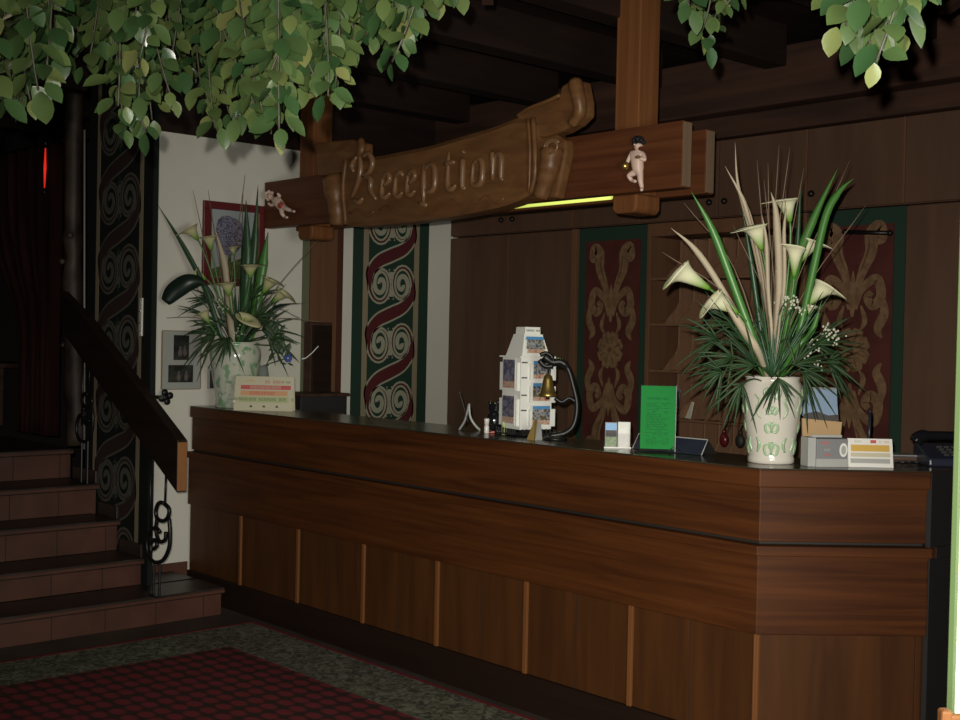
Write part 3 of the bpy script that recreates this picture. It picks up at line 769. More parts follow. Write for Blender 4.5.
# right flap curling up, left flap
def flap(polypx, y, depth, name='curled_flap'):
    return MB().prism([onY(a, b, y) for a, b in polypx], (0, depth, 0)).build(name, 'carve', sg, bevel=.012)
flap([(516, 117), (522, 110), (540, 104), (558, 98), (561, 86), (570, 80), (579, 80), (583, 100), (583, 115), (574, 124), (562, 131), (545, 137), (532, 137), (530, 122), (518, 121)], YSF+.01, .085)
MB().tube(crv([onY(575, 82, YSF+.0), onY(578, 96, YSF-.01), onY(580, 112, YSF), onY(572, 124, YSF+.005)], 5), [.035]*4+[.033]*4+[.03]*4+[.026]*4, 12).build('rolled_end', 'carve', sg, smooth=True)
MB().tube(crv([onY(517, 116, YSF+.01), onY(530, 108, YSF-.002), onY(548, 101, YSF-.0), onY(560, 95, YSF+.01)], 5), .010, 8).build('rolled_edge', 'carve', sg, smooth=True)
# lower right roll with open end
R1 = [onY(552, 150, YSF), onY(550, 165, YSF-.01), onY(546, 180, YSF-.005), onY(541, 197, YSF)]
MB().tube(crv(R1, 5), [.056]*3+[.052]*4+[.046]*4+[.040]*5, 16).build('rolled_end', 'carve', sg, smooth=True)
c = onY(552, 147, YSF-.045)
rg = MB(); pr = []
for i in range(22):
    a = i/22*2*PI*1.5; r_ = .048*(1-.42*i/22); pr.append(c+Vector((r_*1.1*math.cos(a+.4), -.004, .75*r_*math.sin(a+.4))))
rg.tube(pr, .006, 8).build('scroll_ring', 'letter', sg, smooth=True)
MB().prism([onY(538, 138, YSF+.03), onY(556, 134, YSF+.03), onY(565, 140, YSF+.03), onY(566, 152, YSF+.03), onY(556, 198, YSF+.03), onY(536, 198, YSF+.03)], (0, .06, 0)).build('curled_flap', 'carve', sg, bevel=.01)
# left rolls
flap([(315, 143), (330, 141), (352, 139), (364, 143), (364, 158), (348, 160), (345, 172), (318, 176)], YSF+.03, .07)
MB().tube(crv([onY(361, 140, YSF+.02), onY(362, 150, YSF+.01), onY(358, 160, YSF+.02)], 4), .022, 10).build('rolled_end', 'carve', sg, smooth=True)
MB().tube(crv([onY(334, 178, YSF+.02), onY(336, 195, YSF+.015), onY(338, 212, YSF+.02), onY(338, 224, YSF+.03)], 4), [.068]*5+[.056]*4+[.05]*4, 14).build('rolled_end', 'carve', sg, smooth=True)
# blackletter strokes; x in letter units, z 0..1 (x height .62)
GL = {
 'R': [[(.05, .62), (.0, .80), (.14, .98)], [(.22, 1.0), (.26, .70), (.20, .40), (.0, .0)], [(.30, .95), (.48, 1.0), (.60, .80), (.52, .58), (.30, .50)], [(.36, .50), (.55, .40), (.56, .15), (.72, -.08)], [(.05, .0), (.22, -.10), (.34, .0)]],
 'e': [[(.08, .62), (.06, .12), (.20, .0), (.38, .12)], [(.10, .60), (.26, .70), (.36, .52), (.12, .34)]],
 'c': [[(.08, .62), (.06, .12), (.20, .0), (.36, .12)], [(.08, .60), (.24, .70), (.38, .60)]],
 'p': [[(.08, .72), (.10, -.30)], [(.10, .60), (.26, .70), (.38, .56), (.38, .10), (.22, .0), (.12, .08)], [(-.02, -.26), (.20, -.34)]],
 't': [[(.12, .92), (.10, .12), (.24, .0), (.36, .10)], [(-.02, .64), (.32, .66)]],
 'i': [[(.04, .58), (.12, .68), (.12, .08), (.22, .0)], [(.12, .88), (.16, .94)]],
 'o': [[(.08, .62), (.06, .10), (.22, .0), (.38, .12), (.38, .58), (.24, .70), (.10, .60)]],
 'n': [[(.03, .60), (.10, .70), (.10, .02)], [(.12, .58), (.26, .70), (.38, .58), (.38, .06), (.46, .0)]],
}
lx_ = [('R', 351, 199, 28), ('e', 380, 198, 20), ('c', 393, 197, 20), ('e', 405, 195.5, 20), ('p', 420, 193, 23), ('t', 444, 190, 24), ('i', 458, 189, 24), ('o', 470, 186, 22), ('n', 489, 181, 22)]
lt_ = MB()
for ch, px, py, hpx in lx_:
    o_ = onY(px, py, YSF-.016); sc = hpx*((o_-CAM).dot(FW))/FPX*1.05; sx_ = sc*(2.15 if ch == 'p' else 1.75)
    k_ = 1.6 if ch != 'R' else 1.45; lt_ = MB()
    for stk_ in GL[ch]:
        P_ = crv([(o_.x+a*sx_*1.1, YSF-.013, o_.z+b*sc*k_) for a, b in stk_], 4); m = len(P_)
        lt_.tube(P_, [.008+.009*math.sin(PI*i/(m-1)) for i in range(m)], 8)
    lt_.build('letter', 'letter', sg, smooth=True)
# carved flourish under the letters
fl = MB()
for px in (362, 392, 424, 458, 492):
    py = 213-(px-362)*.10
    P_ = crv([onY(px-12, py, YSF-.008), onY(px-4, py-4, YSF-.012), onY(px+4, py+3, YSF-.012), onY(px+12, py-2, YSF-.008)], 4)
    fl.tube(P_, .006, 6)
fl.build('carved_flourish', 'carve', sg, smooth=True)

tb = thing('fluorescent_lamp', 'glowing yellow green fluorescent tube under the sign beam', 'lamp', (-4.5, 4.31, 2.25))
a = onY(500, 206, 4.31); b = onY(611, 197, 4.31)
zt = (onY(560, 201.3, 4.31)).z
MB().tube([(-4.72, 4.31, zt), (b.x, 4.31, zt)], .015, 14).build('tube', 'tube', tb, smooth=True)
MB().box(-4.76, b.x+.04, 4.29, 4.33, zt+.022, zt+.05).box(-4.76, -4.72, 4.29, 4.33, zt-.018, zt+.025).build('batten', 'iron', tb)

# ------------------------------------------------------------------ cherubs
def cherub(label, J, sc, yoff, parent_xy, hair, extra=None):
    """J: dict of joint px positions on the plane in front of the beam"""
    base = onY(*J['foot1'], YBM)
    t = thing('cherub_figure', label, 'figurine', tuple(base))
    def g(k, d=0): return onY(*J[k], YBM-.03-d)
    names = [('pelvis', .024), ('belly', .026), ('chest', .023), ('neck', .011), ('head0', .021), ('head1', .021),
             ('sh1', .013), ('el1', .010), ('ha1', .008), ('sh2', .013), ('el2', .010), ('ha2', .008),
             ('hip1', .017), ('kn1', .013), ('an1', .009), ('foot1', .008), ('hip2', .017), ('kn2', .013), ('an2', .009), ('foot2', .008)]
    off = {'el1': .005, 'ha1': .012, 'el2': .012, 'ha2': .026, 'kn1': .008, 'foot1': .018, 'kn2': .012, 'foot2': .012, 'belly': .004, 'head0': .003, 'head1': .003}
    js = [(g(n_, off.get(n_, 0)*sc), r*sc) for n_, r in names]
    idx = {n_: i for i, (n_, r) in enumerate(names)}
    ed = [(idx[a], idx[b]) for a, b in (('pelvis', 'belly'), ('belly', 'chest'), ('chest', 'neck'), ('neck', 'head0'), ('head0', 'head1'), ('chest', 'sh1'), ('sh1', 'el1'), ('el1', 'ha1'),
          ('chest', 'sh2'), ('sh2', 'el2'), ('el2', 'ha2'), ('pelvis', 'hip1'), ('hip1', 'kn1'), ('kn1', 'an1'), ('an1', 'foot1'), ('pelvis', 'hip2'), ('hip2', 'kn2'), ('kn2', 'an2'), ('an2', 'foot2'))]
    skin_body('body', js, ed, 'plaster', t)
    hc = (g('head0', .003)+g('head1', .003))/2; up_ = (g('head1')-g('neck')).normalized(); rt = up_.cross(Vector((0, 1, 0))).normalized()
    hb = MB(); R_ = .026*sc
    for i in range(15):
        a = i*2.4; el = .15+i/15*1.3
        d = (rt*math.cos(a)*math.cos(el)+Vector((0, 1, 0))*math.sin(a)*math.cos(el)+up_*math.sin(el))
        if d.y < -.35 and d.dot(up_) < .45: continue
        hb.sphere(hc+up_*.006*sc+d*R_*.9, .011*sc, n=8)
    hb.build('hair', hair, t, smooth=True)
    f_ = MB()
    for s_ in (-1, 1): f_.sphere(hc+rt*s_*.008*sc+Vector((0, -.021*sc, 0)), .0025*sc, n=6)
    f_.sphere(hc-up_*.010*sc+Vector((0, -.020*sc, 0)), .003*sc, (1.6, .6, .6), 6); f_.build('face_paint', 'hair', t)
    MB().sphere(hc-up_*.003*sc+Vector((0, -.024*sc, 0)), .004*sc, n=6).build('nose', 'plaster', t, smooth=True)
    return t, g
tR, g = cherub('painted plaster cherub holding a golden ball, on the beam by the right post',
  dict(pelvis=(638, 170), belly=(637.5, 164), chest=(637, 156), neck=(637.5, 150.5), head0=(638, 146), head1=(638, 143), sh1=(632, 153), el1=(628.5, 160), ha1=(626.5, 164), sh2=(643, 154), el2=(645.5, 160.5), ha2=(639, 158),
       hip1=(640, 172), kn1=(640.5, 181), an1=(642, 188), foot1=(641.5, 190.5), hip2=(635.5, 172.5), kn2=(628, 175.5), an2=(632, 180.5), foot2=(636, 181.5)), 1.0, 0, 0, 'hair')
p = onY(625, 166, YBM-.055)
MB().sphere(p, .021, n=16).build('golden_ball', 'brass', tR, smooth=True)
MB().sphere(onY(638, 157, YBM-.06), .012, (1.4, .6, .6)).build('shell', 'gold', tR, smooth=True)
tL, g = cherub('small plaster cherub with a red cloth reclining on the dark left end of beam',
  dict(pelvis=(281, 205.5), belly=(278.5, 203.5), chest=(275.5, 201), neck=(272.5, 198.5), head0=(270.8, 197), head1=(269, 195.5), sh1=(275, 204), el1=(271, 205.5), ha1=(268, 203), sh2=(277.5, 198.5), el2=(280, 196), ha2=(277, 193),
       hip1=(284, 207.5), kn1=(288, 209.5), an1=(292, 211), foot1=(294.5, 211.5), hip2=(281.5, 209), kn2=(282, 214), an2=(285, 217), foot2=(287.5, 217.5)), 1.08, 0, 0, 'plaster')
MB().sphere(onY(280.5, 205.5, YBM-.045), .020, (1.5, .7, 1.0), 12).build('red_cloth', 'redcloth', tL, smooth=True)

# ------------------------------------------------------------------ pictures on the white wall
def wall_rect(px0, py0, px1, py1, x):
    a = onX(px0, py0, x); b = onX(px1, py1, x); return a.y, b.y, b.z, a.z   # y0,y1,zlo,zhi
y0, y1, zl_, zh = wall_rect(204, 200, 264, 286, XW+.02)
zh = onX(204, 200, XW+.02).z; zl_ = onX(210, 285, XW+.02).z
pf = thing('framed_picture', 'red framed picture of a blossoming tree on the white wall', 'picture', (XW, (y0+y1)/2, zl_))
w = .048
MB().box(XW+.001, XW+.025, y0, y1, zh-w, zh).box(XW+.001, XW+.025, y0, y1, zl_, zl_+w).box(XW+.001, XW+.025, y0, y0+w, zl_+w, zh-w).box(XW+.001, XW+.025, y1-w, y1, zl_+w, zh-w).build('frame', 'redframe', pf, bevel=.004)
MB().box(XW+.015, XW+.027, y1-w-.020, y1-w, zl_+w, zh-w).box(XW+.015, XW+.026, y0+w, y0+w+.006, zl_+w, zh-w).build('gilt_edge', 'gilt', pf)
MB().box(XW+.001, XW+.012, y0+w, y1-w, zl_+w, zh-w).build('picture_ground', 'pic_bg', pf)
tm = MB(); cy_ = (y0+y1)/2-.03; cz_ = zh-.20
tm.prism([(XW+.0125, cy_+.11*math.cos(i*PI/12)*(1+.08*math.sin(i*5)), cz_+.12*math.sin(i*PI/12)*(1+.08*math.cos(i*7))) for i in range(24)], (.0015, 0, 0))
tm.build('painted_tree', 'ph_tree', pf)
MB().box(XW+.0125, XW+.0138, cy_-.012, cy_+.012, zl_+w+.03, cz_-.08).prism([(XW+.0125, y0+w+.01, zl_+w+.001), (XW+.0125, y1-w-.02, zl_+w+.001), (XW+.0125, y1-w-.02, zl_+w+.17), (XW+.0125, cy_+.06, zl_+w+.12), (XW+.0125, y0+w+.01, zl_+w+.05)], (.0012, 0, 0)).build('painted_bushes', 'ph_tree2', pf)

y0, y1, zl_, zh = wall_rect(163, 331, 200, 388, XW+.01)
zl_ = onX(163, 389, XW+.01).z
cf = thing('photo_frame', 'frameless clip frame with two dark photographs on the white wall', 'picture frame', (XW, (y0+y1)/2, zl_))
MB().box(XW+.001, XW+.008, y0, y1, zl_, zh).build('backing', plain('mount_card', (.42, .42, .39), .5), cf)
MB().box(XW+.009, XW+.011, y0, y1, zl_, zh).build('glass_pane', 'glass', cf)
e = MB()
for a_, b_, c_, d_ in ((y0, y1, zh, zh+.005), (y0, y1, zl_-.005, zl_), (y0-.005, y0, zl_, zh), (y1, y1+.005, zl_, zh)): e.box(XW+.001, XW+.013, a_, b_, c_, d_)
e.build('edge_clip', 'tan', cf)
for r_, m in (((174, 335, 189, 360), 'ph_fam'), ((168.5, 365, 193, 382.5), 'ph_fam')):
    a_, b_, c_, d_ = wall_rect(*r_, XW+.01)
    c_ = onX(r_[0], r_[3], XW+.01).z
    ph = MB().box(XW+.0081, XW+.0088, a_, b_, c_, d_).build('photograph', m, cf)
    f_ = MB()
    for k in range(2):
        yy_ = a_+(b_-a_)*(.42+.3*k); zz_ = c_+(d_-c_)*.30
        f_.prism([(XW+.0088, yy_+  .013*math.cos(i*PI/6), zz_+.022*math.sin(i*PI/6)) for i in range(12)], (.0004, 0, 0))
        f_.prism([(XW+.0088, yy_+  .007*math.cos(i*PI/6), zz_+.030+.009*math.sin(i*PI/6)) for i in range(12)], (.0004, 0, 0))
    f_.build('people_in_photo', 'plaster' if r_[0] > 170 and False else plain('pale_shirt_print', (.13, .10, .09), .5), cf)
p0 = onX(209, 372, XW); p1 = onX(212, 388, XW)
tt = thing('wall_thermostat', 'small dark wall switch beside the left flower vase', 'switch', tuple(p1))
MB().box(XW+.001, XW+.015, p0.y-.012, p0.y+.020, p1.z-.005, p0.z+.03).build('plate', 'greyl', tt, bevel=.002)
MB().box(XW+.015, XW+.035, p0.y-.003, p0.y+.016, p1.z, p0.z+.01).build('knob', 'blackm', tt, bevel=.003)

# things behind the counter at the left wall
a = onX(305, 322, XW+.03); b = onX(325, 395, XW+.03)
sb = thing('wall_box', 'tall narrow dark wooden key box on the door frame behind counter', 'box', (XW+.08, (a.y+b.y)/2, onX(305, 395, XW+.03).z))
z_ = onX(305, 395, XW+.03).z
MB().box(XW+.022, XW+.10, a.y-.0, b.y, z_, a.z).build('body', 'old', sb, bevel=.004)
MB().box(XW+.10, XW+.112, a.y+.01, b.y-.01, z_+.02, a.z-.02).build('door', 'ctr_dark', sb, bevel=.003)
a = onX(292, 393, XW+.2); b = onX(325, 412, XW+.2)
lb_ = thing('low_cabinet', 'low black cabinet against left wall just behind the counter', 'cabinet', (XW+.2, (a.y+b.y)/2, 0))
MB().box(XW+.022, XW+.30, a.y, b.y+.1, 0, a.z-.02).build('body', 'blackm', lb_, bevel=.004)
MB().box(XW+.022, XW+.32, a.y-.01, b.y+.11, a.z-.02, a.z).build('top', 'old', lb_, bevel=.004)

# ------------------------------------------------------------------ vases and flowers
def vase(label, cx, cy, h, r, mat, orn=None, px=None):
    t = thing('flower_vase', label, 'vase', (cx, cy, H))
    pf_ = [(r*.72, 0), (r*.77, .004), (r*.77, .02*h/.33), (r*.74, .03*h/.33), (r*.77, h*.18), (r*.86, h*.38), (r*.95, h*.60), (r*1.0, h*.76), (r*1.0, h*.84), (r*.96, h*.91), (r*.88, h*.955), (r*.90, h*.985), (r*.94, h), (r*.86, h), (r*.80, h*.95), (r*.88, h*.88), (r*.9, h*.7), (r*.6, h*.2), (r*.5, h*.06)]
    MB().lathe(pf_, (0, 0, 0), 40).build('body', mat, t, smooth=True, world=False)
    return t
def surf(R_, z, a, r, cx, cy):   # point on a vase of radius r at z
    return Vector((r*math.cos(a), r*math.sin(a), z))
VR = Vector((-2.667, 3.911)); VRh = .325; VRr = .112
v1 = vase('cream vase with green ornament holding calla lilies near the counter corner', VR.x, VR.y, VRh, VRr, 'vase_r')
# ornament as raised glaze on the body facing all round
def prof_r(z):
    P_ = [(0, .72), (.09, .74), (.18, .77), (.38, .86), (.60, .95), (.76, 1.0), (.84, 1.0), (.91, .96), (.955, .88)]
    f = z/VRh
    for (a, ra), (b, rb) in zip(P_, P_[1:]):
        if a <= f <= b: return VRr*(ra+(rb-ra)*(f-a)/(b-a))
    return VRr*.9
om = MB()
def vs(th, z): r_ = prof_r(z)-.0020; return Vector((r_*math.cos(th), r_*math.sin(th), z))
def vrib(pts, w0):
    P_ = crv([Vector((a, b, 0)) for a, b in pts], 4); k = len(P_)
    pr_ = [vs(p.x, p.y) for p in P_]
    om.tube(pr_, [w0*(.45+.55*math.sin(PI*(i+.5)/k)) for i in range(k)], 6)
av = math.atan2(-VR.y, -VR.x)
for rep in range(4):
    a0 = av+rep*PI/2
    for zc_, s_ in ((.055, 1), (.135, .8), (.200, .6), (.265, .9)):
        for m_ in (-1, 1):
            vrib([(a0, zc_-.015*s_), (a0+m_*.22*s_, zc_-.018*s_), (a0+m_*.30*s_, zc_+.010*s_), (a0+m_*.15*s_, zc_+.022*s_)], .006)
            vrib([(a0, zc_), (a0+m_*.10*s_, zc_+.012*s_), (a0+m_*.07*s_, zc_+.030*s_)], .005)
        vrib([(a0, zc_-.02*s_), (a0+.01, zc_+.03*s_)], .007)
    for m_ in (-1, 1):
        vrib([(a0+m_*.62, .045), (a0+m_*.50, .075), (a0+m_*.62, .10)], .008)
        vrib([(a0+m_*.60, .26), (a0+m_*.42, .235), (a0+m_*.55, .20), (a0+m_*.40, .17)], .006)
o = om.build('ornament', 'vase_orn', v1, smooth=True, world=False)
VL = Vector((-6.456, 3.86)); VLh = .395; VLr = .152
v2 = vase('green mottled glazed vase of flowers on the far left counter end', VL.x, VL.y, VLh, VLr, 'vase_l')

def calla(label, cat_loc, mouth, base, tip, R_, vm, group, cream=(.66, .64, .43), L_out=1.0, depth_off=0):
    """mouth/base/tip world points; R_ rim radius; vm vase mouth point"""
    t = thing('calla_lily', label, 'flower', tuple(vm), 0, group)
    ax = (mouth-base); Ln = ax.length; ax.normalize()
    td = (tip-mouth); td = td-ax*td.dot(ax); td = td.normalized() if td.length > 1e-5 else ax.orthogonal().normalized(); bt_ = ax.cross(td)
    bm = bmesh.new(); cl = bm.loops.layers.float_color.new('Col'); nt, na = 12, 26; rows = []
    tl = (tip-mouth).length
    for i in range(nt+1):
        f = i/nt; row = []
        for j in range(na+1):
            a = -PI*.97+2*PI*.97*j/na   # gap (overlap) on the side opposite the tip
            k = .5+.5*math.cos(a)
            r = R_*1.12*(.13+.62*f**.9+ (.28+.28*k)*f**5)
            h = Ln*f*(.80+.28*k)
            lift = 0
            if f > .8: lift = -(f-.8)/.2*R_*.22*(.4+k)
            ext = k**6*max(0, f-.7)/.3*tl*.35
            p_ = base+ax*(h+lift)+td*((r+ext)*math.cos(a))+bt_*(r*math.sin(a))
            row.append(bm.verts.new(p_-vm))
        rows.append(row)
    for i in range(nt):
        for j in range(na):
            fc = bm.faces.new((rows[i][j], rows[i][j+1], rows[i+1][j+1], rows[i+1][j]))
            for lp in fc.loops:
                ii = i if lp.vert in rows[i] else i+1
                g_ = min(1, max(0, (ii/nt-.12)/.5)); gr = (.13, .28, .03)
                lp[cl] = (*[gr[q]*(1-g_)+cream[q]*g_ for q in range(3)], 1)
            fc.smooth = True
    me = bpy.data.meshes.new('spathe'); bm.to_mesh(me); bm.free(); me.materials.append(M_['spathe'])
    o = bpy.data.objects.new('spathe', me); COL.objects.link(o); o.parent = t; WL[o] = vm
    md = o.modifiers.new('t', 'SOLIDIFY'); md.thickness = .0012
    MB().tube([base+ax*Ln*.15, base+ax*Ln*.7], [R_*.10, R_*.07], 8).build('spadix', 'spadix', t, smooth=True)
    mid = (base+vm)/2+ -ax*.04
    MB().tube(bez(base+ax*.004, base-ax*min(.08, (base-vm).length*.4), vm-Vector((0, 0, .06)), 10), .0045, 8).build('stem', 'fstem', t, smooth=True)
    return t
ZR = (Vector((VR.x, VR.y, 1.5))-CAM).dot(FW); vmR = Vector((VR.x, VR.y, H+VRh-.01))
ZL = (Vector((VL.x, VL.y, 1.6))-CAM).dot(FW); vmL = Vector((VL.x, VL.y, H+VLh-.01))
GR = 'calla lilies in the right vase'; GL_ = 'calla lilies in the left vase'
cal = [('big cream calla lily furthest left in the right vase, trumpet facing left', (673, 268), (710, 289), (657, 280), .045, -.10),
       ('cream calla lily in right vase low on the left, just above the fronds', (708, 297), (738, 313), (692, 308), .042, -.16),
       ('cream calla lily in right vase with flat rim pointing left, upper middle', (752, 222), (762, 250), (730, 223), .045, -.06),
       ('highest cream calla lily of the right vase, above all other blooms', (784, 195), (790, 222), (757, 199), .044, -.02),
       ('cream calla lily in right vase behind the green blade, facing away', (815, 238), (800, 262), (828, 250), .040, .05),
       ('cream calla lily right of centre in the right vase with long green throat', (795, 243), (794, 277), (785, 243), .034, -.08),
       ('cream calla lily furthest right in the right vase, trumpet facing right', (830, 283), (806, 306), (848, 292), .042, -.05),
       ('small closed cream calla bud lowest on the right side of right vase', (812, 304), (809, 316), (815, 300), .018, -.12)]
for lab, m_, b_, t_, r_, dz in cal:
    calla(lab, None, at(*m_, ZR+dz-.02), at(*b_, ZR+dz), at(*t_, ZR+dz-.05), r_, vmR, GR)
call = [('pale calla lily furthest up and left in the left vase', (187, 226), (198, 240), (175, 236), .050, -.1),
        ('pale calla lily upright beside the left side of red picture frame', (208, 234), (211, 250), (205, 230), .046, -.12),
        ('faded tan calla lily above the big blackish leaf in the left vase', (192, 272), (206, 279), (180, 278), .040, -.05),
        ('pale yellow calla lily at the middle of the left vase', (226, 280), (229, 296), (220, 277), .052, -.15),
        ('small pale calla bud in front of the red picture', (233, 245), (234, 256), (236, 242), .030, .0),
        ('yellowish calla lily right of centre in left vase, below the picture', (251, 262), (250, 278), (258, 260), .056, -.10),
        ('pale calla lily on the right side of the left vase', (273, 277), (263, 293), (281, 276), .050, -.02),
        ('pale calla lily furthest right in the left vase', (286, 290), (272, 303), (299, 298), .046, .02),
        ('full yellow calla lily lowest of the left vase, facing the room', (247, 316), (244, 323), (255, 312), .056, -.24),
        ('small yellow green calla lily low on the left of left vase', (201, 310), (209, 323), (196, 307), .040, -.12)]
for lab, m_, b_, t_, r_, dz in call:
    calla(lab, None, at(*m_, ZL+dz-.02), at(*b_, ZL+dz), at(*t_, ZL+dz-.05), r_, vmL, GL_, cream=(.50, .47, .26))

def bladeobj(label, pts, Z, w, mat, vm, name='sword_leaf', cat='leaf', grp=None, dz=0, wid=None, fold=.2):
    P_ = crv([vm-Vector((0, 0, .05))]+[at(a, b, Z+dz) for a, b in pts], 6); k = len(P_)
    ws = wid or [w*(.35+.65*min(1, i/(k*.35)))*(1 if i < k*.72 else max(.03, (k-1-i)/(k*.28))) for i in range(k)]
    o = MB().blade(P_, ws, RT*.85-FW*.3, fold).build(name, mat, smooth=True, solid=.0008)
    return tag(o, label, cat, grp)
g1 = 'long leaves in the right vase'
bladeobj('long bright green sword leaf leaning left in the right vase', [(757, 350), (733, 285), (712, 230), (691, 191)], ZR, .030, 'blade', vmR, grp=g1, dz=-.14)
bladeobj('long bright green sword leaf rising right, straighter and thicker one in right vase', [(785, 330), (797, 262), (815, 215), (838, 168)], ZR, .032, 'blade', vmR, grp=g1, dz=-.0)
bladeobj('bright green sword leaf with bent tip furthest right in the right vase', [(795, 345), (812, 275), (826, 215), (840, 190), (854, 178)], ZR, .028, 'blade', vmR, grp=g1, dz=-.1)
bladeobj('grey green narrow leaf behind the upper middle lily in right vase', [(762, 340), (752, 270), (741, 200)], ZR, .022, 'blade_d', vmR, grp=g1, dz=.1)
bladeobj('slim dark green leaf upright between lilies in the right vase', [(790, 320), (797, 250), (801, 178)], ZR, .018, 'blade_d', vmR, grp=g1, dz=.05)
bladeobj('short green leaf beside the low bud in the right vase', [(795, 350), (812, 330), (822, 300)], ZR, .022, 'blade', vmR, grp=g1, dz=-.15)
g2 = 'dried leaves in the right vase'
bladeobj('broad cream dried leaf straight up the centre of right vase', [(776, 340), (779, 280), (776, 215), (771, 192)], ZR, .026, 'dry', vmR, 'dried_leaf', 'dried leaf', g2, -.12)
bladeobj('pale straw strip just right of the central cream leaf', [(776, 340), (784, 285), (784, 230), (787, 205)], ZR, .014, 'dry', vmR, 'dried_leaf', 'dried leaf', g2, -.10)
bladeobj('pale straw strip just left of the central cream leaf', [(772, 340), (768, 290), (766, 240), (762, 215)], ZR, .014, 'dry', vmR, 'dried_leaf', 'dried leaf', g2, -.11)
bladeobj('curved cream dried leaf tip reaching highest left of right vase', [(770, 330), (760, 262), (745, 205), (725, 166)], ZR, .020, 'dry', vmR, 'dried_leaf', 'dried leaf', g2, 0)
bladeobj('short cream dried leaf crossing beside the left lilies of right vase', [(755, 350), (722, 290), (695, 250), (671, 228)], ZR, .024, 'dry', vmR, 'dried_leaf', 'dried leaf', g2, -.06)
bladeobj('thin upright cream dried leaf topmost by the beam end', [(768, 320), (752, 240), (738, 185), (735, 142)], ZR, .012, 'dry', vmR, 'dried_leaf', 'dried leaf', g2, .06)
bladeobj('wide cream dried strip low left of centre in the right vase', [(757, 352), (740, 325), (722, 300)], ZR, .030, 'dry', vmR, 'dried_leaf', 'dried leaf', g2, -.2)
def twig(label, tips, Z, vm, mat, grp, r=.0022, name='dried_twig', cat='twig', dzs=.1):
    for (a, b, c_, d_) in tips:
        dz = random.uniform(-dzs, dzs)
        o = MB().tube(crv([vm-Vector((0, 0, .05)), at(a, b, Z+dz), at(c_, d_, Z+dz)], 5), [r*1.3]*5+[r*.8]*5+[r*.35], 5).build(name, mat, smooth=True)
        tag(o, label, cat, grp)
tw = [(768, 300, 757, 160), (770, 290, 768, 163), (772, 270, 779, 145), (776, 260, 790, 147), (782, 290, 804, 168), (790, 300, 850, 160), (800, 300, 866, 205), (735, 270, 684, 203), (730, 300, 662, 252),
      (764, 280, 746, 200), (780, 300, 786, 190), (775, 300, 764, 180), (788, 300, 812, 215), (770, 310, 733, 225)]
twig('thin brown dried stem standing upright in the right vase', tw, ZR, vmR, 'twig', 'dried stems in the right vase')
tw2 = [(225, 300, 208, 190), (230, 300, 245, 175), (240, 300, 243, 190), (248, 280, 258, 185), (215, 290, 193, 190), (205, 320, 160, 318), (205, 300, 178, 262), (275, 290, 318, 240), (270, 310, 300, 318), (272, 320, 322, 322)]
twig('thin dark grass stem fanning out from the left vase', tw2, ZL, vmL, 'twig', 'grass stems in the left vase', .0030)
g3 = 'long leaves in the left vase'
bladeobj('very long thin green blade leaning furthest left in the left vase', [(222, 340), (205, 290), (182, 245), (158, 205)], ZL, .036, 'blade_d', vmL, grp=g3, dz=-.1)
bladeobj('broad green sword leaf upright before the red picture', [(240, 330), (245, 260), (246, 200)], ZL, .075, 'blade_d', vmL, grp=g3, dz=-.05)
bladeobj('broad green sword leaf bending to the right beside the cherub', [(250, 330), (260, 270), (268, 232)], ZL, .075, 'blade', vmL, grp=g3, dz=0)
bladeobj('tall dark sword leaf with pointed tip nearest the beam end', [(246, 330), (253, 250), (258, 188)], ZL, .050, 'blade_d', vmL, grp=g3, dz=.05)
bladeobj('cream dried strip standing upright left of centre in the left vase', [(230, 330), (224, 270), (214, 225)], ZL, .050, 'dry', vmL, 'dried_leaf', 'dried leaf', None, -.1)
bladeobj('dark narrow leaf pointing right across the white wall', [(262, 320), (280, 305), (305, 303)], ZL, .045, 'dragon', vmL, grp=g3, dz=-.05)
# big blackish leaf
P_ = crv([vmL-Vector((0, 0, .05)), at(222, 320, ZL-.05), at(207, 286, ZL-.1), at(190, 282, ZL-.15), at(175, 290, ZL-.15), at(165, 302, ZL-.15)], 5)
k = len(P_); ws = [.012 if i < k*.42 else .012+.10*math.sin(PI*min(1, (i-k*.42)/(k*.58)))**.5 for i in range(k)]
tag(MB().blade(P_, ws, UP, .12).build('broad_leaf', 'dragon', smooth=True, solid=.001), 'broad blackish green leaf drooping left from the left vase', 'leaf')

def frond(label, hub, Z, vm, n, Lpx, a0, a1, grp, mat='frond', w=.010, dz=0, droop=.25):
    """fan of narrow leaflets around a hub"""
    t = thing('palm_frond', label, 'frond', tuple(vm), 0, grp)
    c_ = at(*hub, Z+dz); L0 = Lpx*Z/FPX
    MB().tube(bez(vm-Vector((0, 0, .05)), (vm+c_)/2+Vector((0, 0, .04)), c_, 8), .003, 6).build('stem', mat, t, smooth=True)
    mb = MB()
    for i in range(n):
        a = math.radians(a0+(a1-a0)*(i+.5)/n+random.uniform(-16, 16)); L1 = L0*random.uniform(.5, 1.25)
        d = RT*math.cos(a)+UP*math.sin(a)-FW*random.uniform(-.3, .35)
        P_ = [c_+d*L1*f-Vector((0, 0, droop*L1*f*f)) for f in (0, .2, .4, .6, .8, 1)]
        mb.blade(P_, [w*.5, w, w*1.1, w*.9, w*.6, w*.1], RT*math.sin(a)-UP*math.cos(a), .2)
    mb.build('leaflets', mat, t, smooth=True, solid=.0006)
